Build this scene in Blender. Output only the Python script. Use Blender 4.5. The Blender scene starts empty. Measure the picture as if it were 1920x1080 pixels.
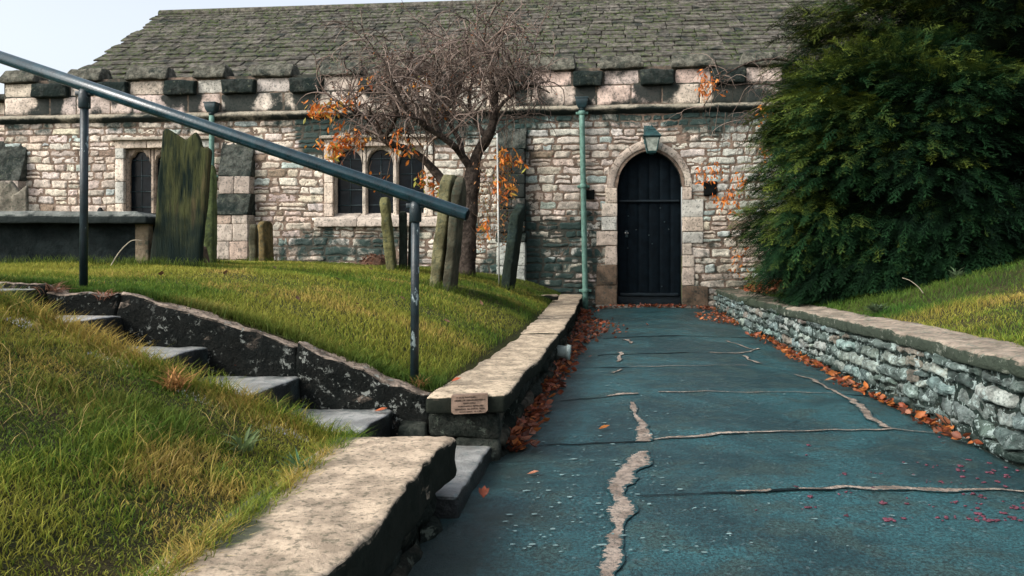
import bpy, math, random
import numpy as np

rng = np.random.default_rng(11)
random.seed(5)
scene = bpy.context.scene
COL = scene.collection

# ------------------------------------------------------------------ survey of the place
F, CX, HY, CH = 1600.0, 960.0, 470.0, 1.1      # surveyed lens, horizon and eye height


def P(px, py, Y):
    return np.array([(px - CX) / F * Y, Y, CH + (HY - py) / F * Y])


def GZ(Y):
    return -0.04 + 0.015 * Y


def PG(px, py):                                  # point of the path surface
    Y = (CH + 0.04) / ((py - HY) / F + 0.015)
    return np.array([(px - CX) / F * Y, Y, GZ(Y)])


def S(r, g, b):
    f = lambda c: (c / 255 / 12.92) if c <= 10 else ((c / 255 + 0.055) / 1.055) ** 2.4
    return np.array([f(r), f(g), f(b)])


# ------------------------------------------------------------------ noise
def _h(ix, iy, iz, s):
    n = (ix * 73856093) ^ (iy * 19349663) ^ (iz * 83492791) ^ (s * 2654435)
    n &= 0xffffffff
    n = ((n ^ (n >> 13)) * 1274126177) & 0xffffffff
    n = ((n ^ (n >> 15)) * 2246822519) & 0xffffffff
    return ((n ^ (n >> 16)) & 0xffff) / 32767.5 - 1.0


def vn(p, s=0):
    p = np.asarray(p, float)
    i = np.floor(p).astype(np.int64)
    f = p - i
    f = f * f * (3 - 2 * f)
    x, y, z = i[..., 0], i[..., 1], i[..., 2]
    fx, fy, fz = f[..., 0], f[..., 1], f[..., 2]
    r = 0
    for dx in (0, 1):
        for dy in (0, 1):
            for dz in (0, 1):
                w = (fx if dx else 1 - fx) * (fy if dy else 1 - fy) * (fz if dz else 1 - fz)
                r = r + w * _h(x + dx, y + dy, z + dz, s)
    return r


def fbm(p, o=3, s=0):
    p = np.asarray(p, float)
    r, a = 0, 1.0
    for k in range(o):
        r = r + a * vn(p * 2 ** k, s + k)
        a *= 0.5
    return r


def vn3(p, s=0):
    return np.stack([vn(p, s), vn(p, s + 31), vn(p, s + 67)], -1)


def p2(x, y):
    x, y = np.broadcast_arrays(np.asarray(x, float), np.asarray(y, float))
    return np.stack([x, y, np.zeros_like(x)], -1)


def sm(a, b, x):
    t = np.clip((x - a) / (b - a), 0, 1)
    return t * t * (3 - 2 * t)


# ------------------------------------------------------------------ materials
class NT:
    def __init__(self, name):
        self.m = bpy.data.materials.new(name)
        self.m.use_nodes = True
        self.t = self.m.node_tree
        self.t.nodes.clear()

    def n(self, typ, **kw):
        nd = self.t.nodes.new(typ)
        for k, v in kw.items():
            if hasattr(nd, k) and k not in nd.inputs:
                setattr(nd, k, v)
            else:
                key = int(k[1:]) if k[0] == 'i' and k[1:].isdigit() else k.replace('_', ' ')
                s = nd.inputs[key]
                if isinstance(v, bpy.types.NodeSocket):
                    self.t.links.new(v, s)
                else:
                    s.default_value = v
        return nd

    def attr(self, name):
        return self.n('ShaderNodeAttribute', attribute_name=name)

    def pos(self):
        return self.n('ShaderNodeNewGeometry').outputs['Position']

    def noise(self, scale, detail=4, rough=0.55, vec=None, dist=0.0):
        return self.n('ShaderNodeTexNoise', Scale=scale, Detail=detail, Roughness=rough, Distortion=dist,
                      Vector=vec if vec is not None else self.pos()).outputs['Fac']

    def math(self, op, a, b=0.0, c=0.0, clamp=False):
        nd = self.n('ShaderNodeMath', operation=op, i0=a, i1=b, i2=c)
        nd.use_clamp = clamp
        return nd.outputs[0]

    def ramp(self, f, a, b, lo=0.0, hi=1.0):
        nd = self.n('ShaderNodeMapRange', i0=f, i1=a, i2=b, i3=lo, i4=hi)
        nd.interpolation_type = 'SMOOTHSTEP'
        return nd.outputs[0]

    def mix(self, f, a, b, mode='MIX'):
        nd = self.t.nodes.new('ShaderNodeMix')
        nd.data_type = 'RGBA'
        nd.blend_type = mode
        for i, v in ((0, f), (6, a), (7, b)):
            if isinstance(v, bpy.types.NodeSocket):
                self.t.links.new(v, nd.inputs[i])
            else:
                nd.inputs[i].default_value = v if i == 0 else (*[float(x) for x in v][:3], 1.0)
        return nd.outputs[2]

    def grey(self, f):
        return self.n('ShaderNodeCombineColor', i0=f, i1=f, i2=f).outputs[0]

    def bump(self, h, dist, strength=1.0, normal=None):
        nd = self.n('ShaderNodeBump', Height=h, Distance=dist, Strength=strength)
        if normal is not None:
            self.t.links.new(normal, nd.inputs['Normal'])
        return nd.outputs[0]

    def out(self, color, rough=0.9, normal=None, spec=0.3, metal=0.0, trans=0.0, coat=0.0):
        b = self.n('ShaderNodeBsdfPrincipled')
        for k, v in (('Base Color', color), ('Roughness', rough), ('Specular IOR Level', spec), ('Metallic', metal),
                     ('Coat Weight', coat)):
            if isinstance(v, bpy.types.NodeSocket):
                self.t.links.new(v, b.inputs[k])
            elif k == 'Base Color':
                b.inputs[k].default_value = (*[float(x) for x in v][:3], 1)
            else:
                b.inputs[k].default_value = v
        if normal is not None:
            self.t.links.new(normal, b.inputs['Normal'])
        sh = b.outputs[0]
        if trans:
            tr = self.n('ShaderNodeBsdfTranslucent')
            if isinstance(color, bpy.types.NodeSocket):
                self.t.links.new(color, tr.inputs[0])
            else:
                tr.inputs[0].default_value = (*color, 1)
            ms = self.n('ShaderNodeMixShader', i0=trans)
            self.t.links.new(sh, ms.inputs[1])
            self.t.links.new(tr.outputs[0], ms.inputs[2])
            sh = ms.outputs[0]
        o = self.n('ShaderNodeOutputMaterial')
        self.t.links.new(sh, o.inputs[0])
        return self.m


def stone_mat(name, damp=(0.022, 0.035, 0.03), lichen=None, lich_t=0.62, mott=0.45, ms=9.0, bs=60.0, bd=0.006,
              rough=0.92, dampnoise=1.3, side=None, base=None, rough_side=None, ls=13.0, pitk=2.2):
    t = NT(name)
    c = t.attr('col').outputs['Color'] if base is None else t.mix(0.0, base, base)
    n1 = t.noise(ms, 6, 0.65)
    c = t.mix(1.0, c, t.grey(t.ramp(n1, 0.34, 0.66, 1 - mott, 1 + mott * 0.7)), 'MULTIPLY')
    n4 = t.noise(ms * 5, 3, 0.6)
    c = t.mix(t.ramp(n4, 0.51, 0.66, 0, 0.62), c, np.array(damp) * pitk)
    if side is not None:                        # upright faces mixed toward the darker side colour
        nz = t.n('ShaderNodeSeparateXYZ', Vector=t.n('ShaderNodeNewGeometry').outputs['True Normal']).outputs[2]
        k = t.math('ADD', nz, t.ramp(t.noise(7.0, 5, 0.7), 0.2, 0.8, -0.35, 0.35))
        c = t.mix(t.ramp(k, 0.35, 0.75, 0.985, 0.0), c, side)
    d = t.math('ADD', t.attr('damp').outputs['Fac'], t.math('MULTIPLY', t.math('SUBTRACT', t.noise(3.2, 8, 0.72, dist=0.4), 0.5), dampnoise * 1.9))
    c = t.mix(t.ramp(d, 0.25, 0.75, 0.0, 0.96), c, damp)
    if lichen is not None:
        l1 = t.ramp(t.noise(ls, 7, 0.75, dist=0.3), lich_t - .035, lich_t + 0.005, 0, 0.85)
        l2 = t.ramp(t.noise(2.6, 3, 0.6), 0.40, 0.52, 0, 1)
        c = t.mix(t.math('MULTIPLY', l1, l2), c, lichen)
    nb = t.bump(t.noise(bs, 6, 0.7), bd * 2, 1.0, t.bump(t.noise(bs * 0.22, 4, 0.6), bd * 5, 0.9))
    return t.out(c, rough, nb, 0.3 if rough < .6 else 0.06)


M = {}
M['wall'] = stone_mat('church_rubble', damp=(0.02, 0.043, 0.04), mott=0.34, bs=75, bd=0.0022, ms=13, dampnoise=1.0)
M['mortar'] = stone_mat('mortar', damp=(0.045, 0.05, 0.042), mott=0.45, bs=80, bd=0.004, base=(0.20, 0.145, 0.11))
M['ashlar'] = stone_mat('ashlar', damp=(0.014, 0.022, 0.021), mott=0.3, ms=6, bs=60, bd=0.002, dampnoise=1.05)
M['coping'] = stone_mat('mossy_coping', damp=(0.014, 0.022, 0.02), lichen=(0.09, 0.10, 0.075), lich_t=0.6, mott=0.6, bs=40, bd=0.012)
M['rooftile'] = stone_mat('stone_tile', damp=(0.022, 0.028, 0.025), lichen=(0.07, 0.095, 0.035), lich_t=0.55, mott=0.6, bs=40, bd=0.01)
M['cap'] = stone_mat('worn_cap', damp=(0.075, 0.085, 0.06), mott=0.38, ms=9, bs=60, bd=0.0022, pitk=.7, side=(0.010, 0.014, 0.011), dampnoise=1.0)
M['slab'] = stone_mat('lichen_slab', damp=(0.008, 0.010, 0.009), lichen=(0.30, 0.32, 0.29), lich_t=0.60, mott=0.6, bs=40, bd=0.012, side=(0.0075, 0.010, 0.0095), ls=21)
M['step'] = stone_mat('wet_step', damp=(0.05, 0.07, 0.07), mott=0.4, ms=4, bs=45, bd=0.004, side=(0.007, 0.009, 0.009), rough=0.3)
M['rwall'] = stone_mat('garden_rubble', damp=(0.016, 0.028, 0.024), lichen=(0.34, 0.42, 0.40), lich_t=0.58, mott=0.55, ms=10, bs=45, bd=0.008, ls=18)
M['dwall'] = stone_mat('mossy_rubble', damp=(0.013, 0.018, 0.015), lichen=(0.12, 0.14, 0.11), lich_t=0.62, mott=0.6, ms=8, bs=45, bd=0.014)
M['grave'] = stone_mat('gravestone', damp=(0.022, 0.03, 0.022), mott=0.5, ms=5, bs=50, bd=0.006, dampnoise=1.1)
M['tomb'] = stone_mat('tomb_stone', damp=(0.007, 0.011, 0.011), mott=0.45, ms=5, bs=50, bd=0.005)


def streak_mat():
    t = NT('weathered_headstone')
    mp = t.n('ShaderNodeMapping', Vector=t.pos(), Scale=(1, 1, 0.12)).outputs[0]
    a = t.noise(22.0, 6, 0.65, vec=mp)
    b = t.noise(5.0, 4, 0.6)
    c = t.mix(t.ramp(a, 0.35, 0.65), (0.009, 0.016, 0.013), (0.065, 0.07, 0.028))
    c = t.mix(t.ramp(t.noise(9.0, 5, 0.6, vec=mp), 0.55, 0.7, 0, .8), c, (0.10, 0.075, 0.04))
    nz = t.attr('damp').outputs['Fac']
    c = t.mix(t.ramp(t.math('ADD', nz, t.math('MULTIPLY', t.math('SUBTRACT', b, 0.5), 0.9)), 0.3, 0.8, 0, .85), c, (0.010, 0.018, 0.017))
    return t.out(c, 0.9, t.bump(t.noise(30, 6, 0.7, vec=mp), 0.02, 1.0), 0.06)


M['streak'] = streak_mat()


def leafy(name, trans=0.3, rough=0.6, spec=0.25):
    t = NT(name)
    c = t.attr('col').outputs['Color']
    c = t.mix(1.0, c, t.grey(t.ramp(t.noise(30.0, 2), 0.3, 0.7, 0.8, 1.15)), 'MULTIPLY')
    return t.out(c, rough, None, spec, trans=trans)


M['grass'] = leafy('grass_blade', 0.35, 0.6, 0.1)
M['leaf'] = leafy('autumn_leaf', 0.3, 0.5, 0.3)
M['yew'] = leafy('yew_spray', 0.12, 0.75, 0.05)


def simple(name, col, rough=0.6, metal=0.0, spec=0.4, mott=0.3, ms=14.0, bs=60.0, bd=0.002, fleck=None, ft=0.66, fs=28.0, coat=0.0):
    t = NT(name)
    c = t.mix(1.0, col, t.grey(t.ramp(t.noise(ms, 5, 0.6), 0.3, 0.7, 1 - mott, 1 + mott)), 'MULTIPLY')
    if fleck is not None:
        mp = t.n('ShaderNodeMapping', Vector=t.pos(), Scale=(1, 1, 0.45)).outputs[0]
        c = t.mix(t.ramp(t.noise(fs, 5, 0.65, vec=mp), ft, ft + 0.03), c, fleck)
    return t.out(c, rough, t.bump(t.noise(bs, 4, 0.6), bd, 0.8), spec, metal, coat=coat)


M['rail'] = simple('rail_paint', (0.005, 0.026, 0.034), 0.24, 0, 0.6, 0.35, bs=90, bd=0.0012)
M['post'] = simple('chipped_post_paint', (0.007, 0.017, 0.021), 0.42, 0, 0.5, 0.4, bs=70, bd=0.002, fleck=(0.24, 0.30, 0.30), ft=0.61, fs=24)
M['pipe'] = simple('green_pipe_paint', (0.10, 0.205, 0.165), 0.55, 0, 0.4, 0.25, fleck=(0.05, 0.08, 0.06), ft=0.68)
M['hopper'] = simple('hopper_iron', (0.01, 0.03, 0.035), 0.45, 0, 0.5, 0.3)
M['door'] = simple('door_paint', (0.003, 0.0062, 0.009), 0.7, 0, 0.05, 0.35, ms=9)
M['kick'] = simple('kickboard_paint', (0.006, 0.012, 0.016), 0.6, 0, 0.2, 0.35, ms=9)
M['metal'] = simple('worn_brass', (0.62, 0.6, 0.55), 0.3, 1.0, 0.5, 0.2)
M['lampmetal'] = simple('verdigris_lamp', (0.012, 0.05, 0.05), 0.45, 0.2, 0.5, 0.4)
M['void'] = simple('dark_hole', (0.004, 0.005, 0.005), 0.95, 0, 0.1)
M['bark'] = stone_mat('cherry_bark', damp=(0.02, 0.018, 0.015), mott=0.6, ms=10, bs=35, bd=0.02)
M['twig'] = leafy('twig_bark', 0.0, 0.8, 0.2)
M['pole'] = simple('pale_pole', (0.55, 0.55, 0.5), 0.5, 0, 0.4, 0.2)
M['plaque'] = simple('bronze_plaque', (0.24, 0.165, 0.12), 0.5, 0.25, 0.4, 0.3, ms=30)
M['ink'] = simple('plaque_marks', (0.045, 0.028, 0.018), 0.7)
M['outlet'] = simple('outlet_glaze', (0.30, 0.36, 0.33), 0.35, 0, 0.5, 0.2)
M['petal'] = simple('pink_berry', (0.10, 0.030, 0.045), 0.7, 0, 0.3, 0.4, ms=30)
M['stalk'] = simple('dry_stalk', (0.36, 0.32, 0.24), 0.8, 0, 0.2, 0.3)


def glass(name, col, rough=0.08):
    t = NT(name)
    c = t.mix(1.0, col, t.grey(t.ramp(t.noise(6, 3), 0.3, 0.7, 0.6, 1.4)), 'MULTIPLY')
    return t.out(c, rough, t.bump(t.noise(7, 2), 0.004, 0.7), 0.12)


M['pane'] = glass('dark_leaded_glass', (0.004, 0.007, 0.010), 0.22)


def lamp_glass():
    t = NT('lamp_glass')
    c = t.mix(t.ramp(t.noise(14, 3), 0.35, 0.65), (0.18, 0.21, 0.18), (0.40, 0.44, 0.38))
    return t.out(c, 0.25, None, 0.5)


M['lampglass'] = lamp_glass()


def asphalt():
    t = NT('damp_asphalt')
    g = t.noise(85.0, 3, 0.75)
    p = t.noise(0.9, 6, 0.62, dist=0.6)
    q = t.noise(4.5, 6, 0.65)
    c = t.mix(t.ramp(p, 0.42, 0.60), (0.009, 0.038, 0.044), (0.020, 0.078, 0.087))
    c = t.mix(t.ramp(q, 0.48, 0.62, 0, .75), c, (0.022, 0.05, 0.046))
    v = t.n('ShaderNodeTexVoronoi', Scale=62.0, Vector=t.pos())
    c = t.mix(t.ramp(v.outputs['Color'], 0.80, 0.97, 0, 0.6), c, (0.085, 0.13, 0.135))
    c = t.mix(1.0, c, t.grey(t.ramp(g, 0.36, 0.64, 0.38, 1.62)), 'MULTIPLY')
    # worn, dirtier strip along the left gutter
    x = t.attr('damp').outputs['Fac']
    d = t.math('ADD', x, t.math('MULTIPLY', t.math('SUBTRACT', t.noise(2.2, 6, 0.7), 0.5), 1.2))
    c = t.mix(t.ramp(d, 0.35, 0.8, 0, 0.75), c, (0.016, 0.028, 0.024))
    r = t.ramp(q, 0.35, 0.65, 0.40, 0.62)
    nb = t.bump(t.noise(130.0, 4, 0.7), 0.006, 1.0, t.bump(t.noise(9, 4), 0.02, 0.7))
    return t.out(c, r, nb, 0.4)


M['asphalt'] = asphalt()


def patch():
    t = NT('worn_patch')
    c = t.mix(t.ramp(t.noise(9, 6, 0.7), 0.36, 0.64), (0.15, 0.115, 0.09), (0.36, 0.295, 0.24))
    c = t.mix(t.ramp(t.noise(60, 4, 0.7), 0.52, 0.62, 0, 0.75), c, (0.05, 0.06, 0.055))
    e_ = t.math('ADD', t.attr('damp').outputs['Fac'], t.math('MULTIPLY', t.math('SUBTRACT', t.noise(38, 6, 0.75), 0.5), 2.6))
    c = t.mix(t.ramp(e_, 0.62, 0.78), c, (0.012, 0.046, 0.052))
    return t.out(c, 0.8, t.bump(t.noise(70, 5, 0.7), 0.008), 0.2)


M['patch'] = patch()
M['crack'] = simple('crack_dark', (0.006, 0.012, 0.014), 0.9, 0, 0.1)
M['speck'] = simple('pale_speck', (0.16, 0.24, 0.235), 0.8, 0, 0.2)


def soil(name, a, b, c3):
    t = NT(name)
    c = t.mix(t.ramp(t.noise(2.0, 5, 0.65), 0.35, 0.65), a, b)
    c = t.mix(t.ramp(t.noise(25.0, 5, 0.7), 0.45, 0.7), c, c3)
    return t.out(c, 0.95, t.bump(t.noise(40, 5, 0.7), 0.02), 0.15)


M['lawnsoil'] = soil('lawn_soil', (0.035, 0.045, 0.012), (0.055, 0.055, 0.016), (0.03, 0.024, 0.012))
M['banksoil'] = soil('bank_soil', (0.028, 0.036, 0.012), (0.06, 0.05, 0.02), (0.022, 0.017, 0.01))
M['mound'] = soil('leafy_earth', (0.05, 0.03, 0.02), (0.10, 0.055, 0.035), (0.03, 0.02, 0.015))


# ------------------------------------------------------------------ mesh building
class MB:
    def __init__(self):
        self.v, self.f, self.c, self.d, self.m, self.n = [], [], [], [], [], 0

    def add(self, V, faces, col=(0.3, 0.3, 0.3), damp=0.0, mat=0):
        V = np.asarray(V, float).reshape(-1, 3)
        n = len(V)
        self.v.append(V)
        self.c.append(np.broadcast_to(np.asarray(col, float), (n, 3)))
        self.d.append(np.broadcast_to(np.asarray(damp, float), (n,)))
        for fc in (faces if isinstance(faces, list) else [faces]):
            fc = np.asarray(fc, np.int64)
            if len(fc):
                self.f.append(fc + self.n)
                self.m.append(np.full(len(fc), mat))
        self.n += n

    def build(self, name, mats, parent=None, smooth=True, loc=None, rot=None):
        me = bpy.data.meshes.new(name)
        V = np.concatenate(self.v)
        tot = sum(f.size for f in self.f)
        nf = sum(len(f) for f in self.f)
        me.vertices.add(len(V))
        me.vertices.foreach_set('co', V.astype(np.float32).ravel())
        me.loops.add(tot)
        me.loops.foreach_set('vertex_index', np.concatenate([f.ravel() for f in self.f]).astype(np.int32))
        me.polygons.add(nf)
        sizes = np.concatenate([np.full(len(f), f.shape[1]) for f in self.f])
        st = np.concatenate([[0], np.cumsum(sizes)[:-1]])
        me.polygons.foreach_set('loop_start', st.astype(np.int32))
        me.polygons.foreach_set('material_index', np.concatenate(self.m).astype(np.int32))
        me.polygons.foreach_set('use_smooth', np.full(nf, smooth))
        me.update(calc_edges=True)
        a = me.attributes.new('col', 'FLOAT_COLOR', 'POINT')
        c4 = np.ones((len(V), 4), np.float32)
        c4[:, :3] = np.concatenate(self.c)
        a.data.foreach_set('color', c4.ravel())
        b = me.attributes.new('damp', 'FLOAT', 'POINT')
        b.data.foreach_set('value', np.concatenate(self.d).astype(np.float32))
        for m in (mats if isinstance(mats, (list, tuple)) else [mats]):
            me.materials.append(m)
        me.validate()
        o = bpy.data.objects.new(name, me)
        COL.objects.link(o)
        if parent is not None:
            o.parent = parent
        if loc is not None:
            o.location = [float(x) for x in loc]
        if rot is not None:
            o.rotation_euler = rot
        return o


def tag(o, label=None, cat=None, group=None, kind=None):
    if label:
        o['label'] = label
    if cat:
        o['category'] = cat
    if group:
        o['group'] = group
    if kind:
        o['kind'] = kind
    return o


def empty(name, loc=(0, 0, 0), rz=0.0):
    o = bpy.data.objects.new(name, None)
    o.location = [float(x) for x in loc]
    o.rotation_euler = (0, 0, rz)
    o.empty_display_size = 0.2
    COL.objects.link(o)
    return o


def axis(h, r, n):
    inner = np.linspace(-h + r, h - r, n + 1)
    return np.concatenate([[-h, -h + 0.35 * r], inner, [h - 0.35 * r, h]])


def rbox(sx, sy, sz, r=0.02, n=(3, 3, 3)):
    """a box with rounded edges; centred; returns verts, quads"""
    A = [axis(s / 2, min(r, s * 0.45), k) for s, k in zip((sx, sy, sz), n)]
    L = [len(a) for a in A]
    ids, quads = [], []

    def face(ax, end):
        o = [i for i in range(3) if i != ax]
        I, J = np.meshgrid(np.arange(L[o[0]]), np.arange(L[o[1]]), indexing='ij')
        g = np.zeros(I.shape + (3,), np.int64)
        g[..., o[0]], g[..., o[1]], g[..., ax] = I, J, (L[ax] - 1 if end else 0)
        k = (g[..., 0] * L[1] + g[..., 1]) * L[2] + g[..., 2]
        q = np.stack([k[:-1, :-1], k[1:, :-1], k[1:, 1:], k[:-1, 1:]], -1).reshape(-1, 4)
        flip = (end == (ax == 1))
        quads.append(q[:, ::-1] if flip else q)
        ids.append(k.ravel())
    for ax in range(3):
        face(ax, False)
        face(ax, True)
    u, inv = np.unique(np.concatenate(ids), return_inverse=True)
    k2 = u % L[2]
    k1 = (u // L[2]) % L[1]
    k0 = u // (L[1] * L[2])
    p = np.stack([A[0][k0], A[1][k1], A[2][k2]], -1)
    h = np.array([sx, sy, sz]) / 2
    rr = np.minimum(r, np.array([sx, sy, sz]) * 0.45)
    c = np.clip(p, -h + rr, h - rr)
    d = (p - c) / rr
    ln = np.linalg.norm(d, axis=1, keepdims=True)
    d = np.where(ln > 0, d / np.maximum(ln, 1e-9), d)
    p = c + d * rr
    q = np.searchsorted(u, np.concatenate(quads))
    return p, q


def rough(p, amp=0.01, fr=6.0, seed=0, off=(0, 0, 0)):
    q = (p + np.asarray(off)) * fr
    return p + amp * (vn3(q, seed) + 0.5 * vn3(q * 2.3, seed + 5))


def rblock(mb, c, size, r=0.02, n=(3, 3, 3), amp=0.008, fr=6, rz=0.0, col=(.3, .3, .3), damp=0.0, mat=0, warp=None):
    p, q = rbox(*size, r, n)
    if warp is not None:
        p = warp(p)
    p = rough(p, amp, fr, random.randrange(1000), rng.random(3) * 50)
    if rz:
        ca, sa = math.cos(rz), math.sin(rz)
        p = np.stack([p[:, 0] * ca - p[:, 1] * sa, p[:, 0] * sa + p[:, 1] * ca, p[:, 2]], -1)
    mb.add(p + np.asarray(c), q, col, damp, mat)


def box(mb, a, b, col=(.3, .3, .3), damp=0.0, mat=0, r=None):
    a, b = np.minimum(a, b), np.maximum(a, b)
    s = np.array(b) - np.array(a)
    r = min(s) * 0.12 if r is None else r
    p, q = rbox(*s, r, (1, 1, 1))
    mb.add(p + (np.array(a) + np.array(b)) / 2, q, col, damp, mat)


def tube(mb, pts, rad, sides=8, col=(.3, .3, .3), damp=0.0, mat=0, cap=True):
    pts = np.asarray(pts, float)
    n = len(pts)
    rad = np.broadcast_to(np.asarray(rad, float), (n,))
    t = np.gradient(pts, axis=0)
    t /= np.maximum(np.linalg.norm(t, axis=1, keepdims=True), 1e-9)
    ref = np.array([0, 0, 1.0]) if abs(t[0][2]) < 0.9 else np.array([0, 1.0, 0])
    u = np.cross(t, ref)
    u /= np.maximum(np.linalg.norm(u, axis=1, keepdims=True), 1e-9)
    for i in range(1, n):
        w = u[i - 1] - t[i] * np.dot(u[i - 1], t[i])
        u[i] = w / max(np.linalg.norm(w), 1e-9)
    w = np.cross(t, u)
    a = np.arange(sides) * 2 * np.pi / sides
    V = pts[:, None] + rad[:, None, None] * (np.cos(a)[None, :, None] * u[:, None] + np.sin(a)[None, :, None] * w[:, None])
    I = np.arange(n - 1)[:, None] * sides + np.arange(sides)[None]
    J = np.arange(n - 1)[:, None] * sides + (np.arange(sides)[None] + 1) % sides
    q = np.stack([I, J, J + sides, I + sides], -1).reshape(-1, 4)
    fs = [q]
    if cap:
        fs += [np.arange(sides)[::-1][None], (np.arange(sides) + (n - 1) * sides)[None]]
    mb.add(V, fs, col, damp, mat)


def grid_faces(nx, ny, flip=False):
    k = np.arange(nx * ny).reshape(nx, ny)
    q = np.stack([k[:-1, :-1], k[1:, :-1], k[1:, 1:], k[:-1, 1:]], -1).reshape(-1, 4)
    return q[:, ::-1] if flip else q


# rubble: courses of irregular stones on a surface mapf(s, z, d); free(z) gives the free intervals of a course
def stones(mb, z0, z1, free, mapf, hc=(.08, .15), ws=(.15, .42), prot=(.012, .035), gap=.013, colf=None, dampf=None,
           nx=7, nz=5, q=0.22, jit=0.012, surf=0.006, wav=0.02, seed=0, mat=0, ex=(5, 4)):
    R = np.random.default_rng(seed)
    recs = []
    z = z0
    while z < z1 - 0.02:
        h = min(R.uniform(*hc), z1 - z)
        if z1 - (z + h) < hc[0] * 0.6:
            h = z1 - z
        for (a, b) in free(z + h / 2):
            s = a
            while s < b - 0.01:
                w = R.uniform(*ws) * (0.75 + 0.5 * R.random())
                if b - (s + w) < ws[0] * 0.7:
                    w = b - s
                if h > hc[0] * 1.5 and R.random() < 0.18:     # two thin stones instead of one
                    k = R.uniform(.4, .6)
                    recs.append((s, s + w, z, z + h * k))
                    recs.append((s, s + w, z + h * k, z + h))
                else:
                    recs.append((s, s + w, z, z + h))
                s += w
        z += h
    r = np.array(recs)
    N = len(r)
    g = gap * R.uniform(.5, 1.5, N)
    sc, zc = (r[:, 0] + r[:, 1]) / 2, (r[:, 2] + r[:, 3]) / 2
    hw, hh = np.maximum((r[:, 1] - r[:, 0]) / 2 - g / 2, .01), np.maximum((r[:, 3] - r[:, 2]) / 2 - g / 2, .008)
    A = np.linspace(-1, 1, nx + 1)
    A = np.sign(A) * np.abs(A) ** 0.75
    B = np.linspace(-1, 1, nz + 1)
    B = np.sign(B) * np.abs(B) ** 0.75
    a, b = np.meshgrid(A, B, indexing='ij')
    Q = (q * R.uniform(.4, 1.6, N))[:, None, None]
    s = sc[:, None, None] + hw[:, None, None] * a * np.sqrt(np.clip(1 - Q * b * b, .05, 1))
    zz = zc[:, None, None] + hh[:, None, None] * b * np.sqrt(np.clip(1 - Q * a * a, .05, 1))
    pr = R.uniform(*prot, N)[:, None, None]
    d = pr * (1 - np.abs(a) ** ex[0]) * (1 - np.abs(b) ** ex[1]) - 0.004
    tilt = R.uniform(-.25, .25, (N, 1, 1)) * a + R.uniform(-.3, .3, (N, 1, 1)) * b
    d = d * (1 + tilt)
    base = np.stack([s, zz, np.zeros_like(s)], -1)
    s = s + jit * vn(base * 14, seed + 1) + jit * .6 * vn(base * 37, seed + 2) + jit * .3 * vn(base * 80, seed + 9)
    zz = zz + jit * .8 * vn(base * 13, seed + 3) + jit * .45 * vn(base * 41, seed + 8) + wav * vn(base * np.array([1.1, .9, 1]), seed + 4)
    d = d + surf * fbm(base * 26, 3, seed + 6) * (1 - np.abs(a) ** (ex[0] - 1))
    V = mapf(s.ravel(), zz.ravel(), d.ravel())
    k = np.arange((nx + 1) * (nz + 1)).reshape(nx + 1, nz + 1)
    f0 = np.stack([k[:-1, :-1], k[1:, :-1], k[1:, 1:], k[:-1, 1:]], -1).reshape(-1, 4)
    f = (f0[None] + (np.arange(N) * (nx + 1) * (nz + 1))[:, None, None]).reshape(-1, 4)
    col = colf(sc, zc, R)
    col = np.repeat(col, (nx + 1) * (nz + 1), axis=0)
    dm = dampf(s.ravel(), zz.ravel()) if dampf else 0.0
    mb.add(V, f, col, dm, mat)


def palette(R, n, cols, w, var=.12):
    cols = np.array(cols)
    i = R.choice(len(cols), n, p=np.array(w) / sum(w))
    return cols[i] * (1 + R.uniform(-var, var, (n, 1))) * (1 + R.uniform(-.04, .04, (n, 3)))


# leaves: bent lozenges, vectorised
def leaves(mb, C, D, Nrm, L, W, col, curl=0.25, mat=0):
    """C base points, D direction of midrib, Nrm rough normal, L length, W width"""
    n = len(C)
    D = D / np.linalg.norm(D, axis=1, keepdims=True)
    X = np.cross(D, Nrm)
    X /= np.maximum(np.linalg.norm(X, axis=1, keepdims=True), 1e-6)
    Z = np.cross(X, D)
    L = np.broadcast_to(L, (n,))[:, None]
    W = np.broadcast_to(W, (n,))[:, None]
    cu = np.broadcast_to(curl, (n,))[:, None]
    rows = []
    for t, w in ((0, 0), (.3, .8), (.6, 1), (1, 0)):
        mid = C + D * L * t + Z * L * cu * (t * t - .6 * t)
        if w == 0:
            rows.append(mid[:, None])
        else:
            up = Z * W * .25 * w
            rows.append(np.stack([mid - X * W * .5 * w + up, mid, mid + X * W * .5 * w + up], 1))
    V = np.concatenate(rows, 1)                     # 1+3+3+1 = 8
    tri = np.array([[0, 2, 1], [0, 3, 2], [4, 5, 7], [5, 6, 7]])
    qd = np.array([[1, 2, 5, 4], [2, 3, 6, 5]])
    o = (np.arange(n) * 8)[:, None, None]
    mb.add(V, [(tri[None] + o).reshape(-1, 3), (qd[None] + o).reshape(-1, 4)], np.repeat(np.asarray(col), 8, 0), 0, mat)


def rand_dirs(n, zlo=-1, zhi=1, R=rng):
    z = R.uniform(zlo, zhi, n)
    a = R.uniform(0, 2 * np.pi, n)
    r = np.sqrt(np.clip(1 - z * z, 0, 1))
    return np.stack([r * np.cos(a), r * np.sin(a), z], -1)


# ------------------------------------------------------------------ lines of the site
PD = 0.129                                        # the path drifts to the right by this per metre


def cap_right(Y):
    return -0.03 + PD * (Y - 4.4) + 0.05 * np.sin((Y - 4.4) * 0.42) * sm(4.4, 6, Y)


def cap_left(Y):
    return cap_right(Y) - 0.40


def wall_y(X):                                    # front face of the slab wall beside the steps
    return 4.5 - 0.12 * (X + 0.45)


def at_wall(px, py, off=0.0):
    k = (px - CX) / F
    Y = (4.5 - 0.12 * 0.45 + off) / (1 + 0.12 * k)
    return P(px, py, Y)


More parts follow.
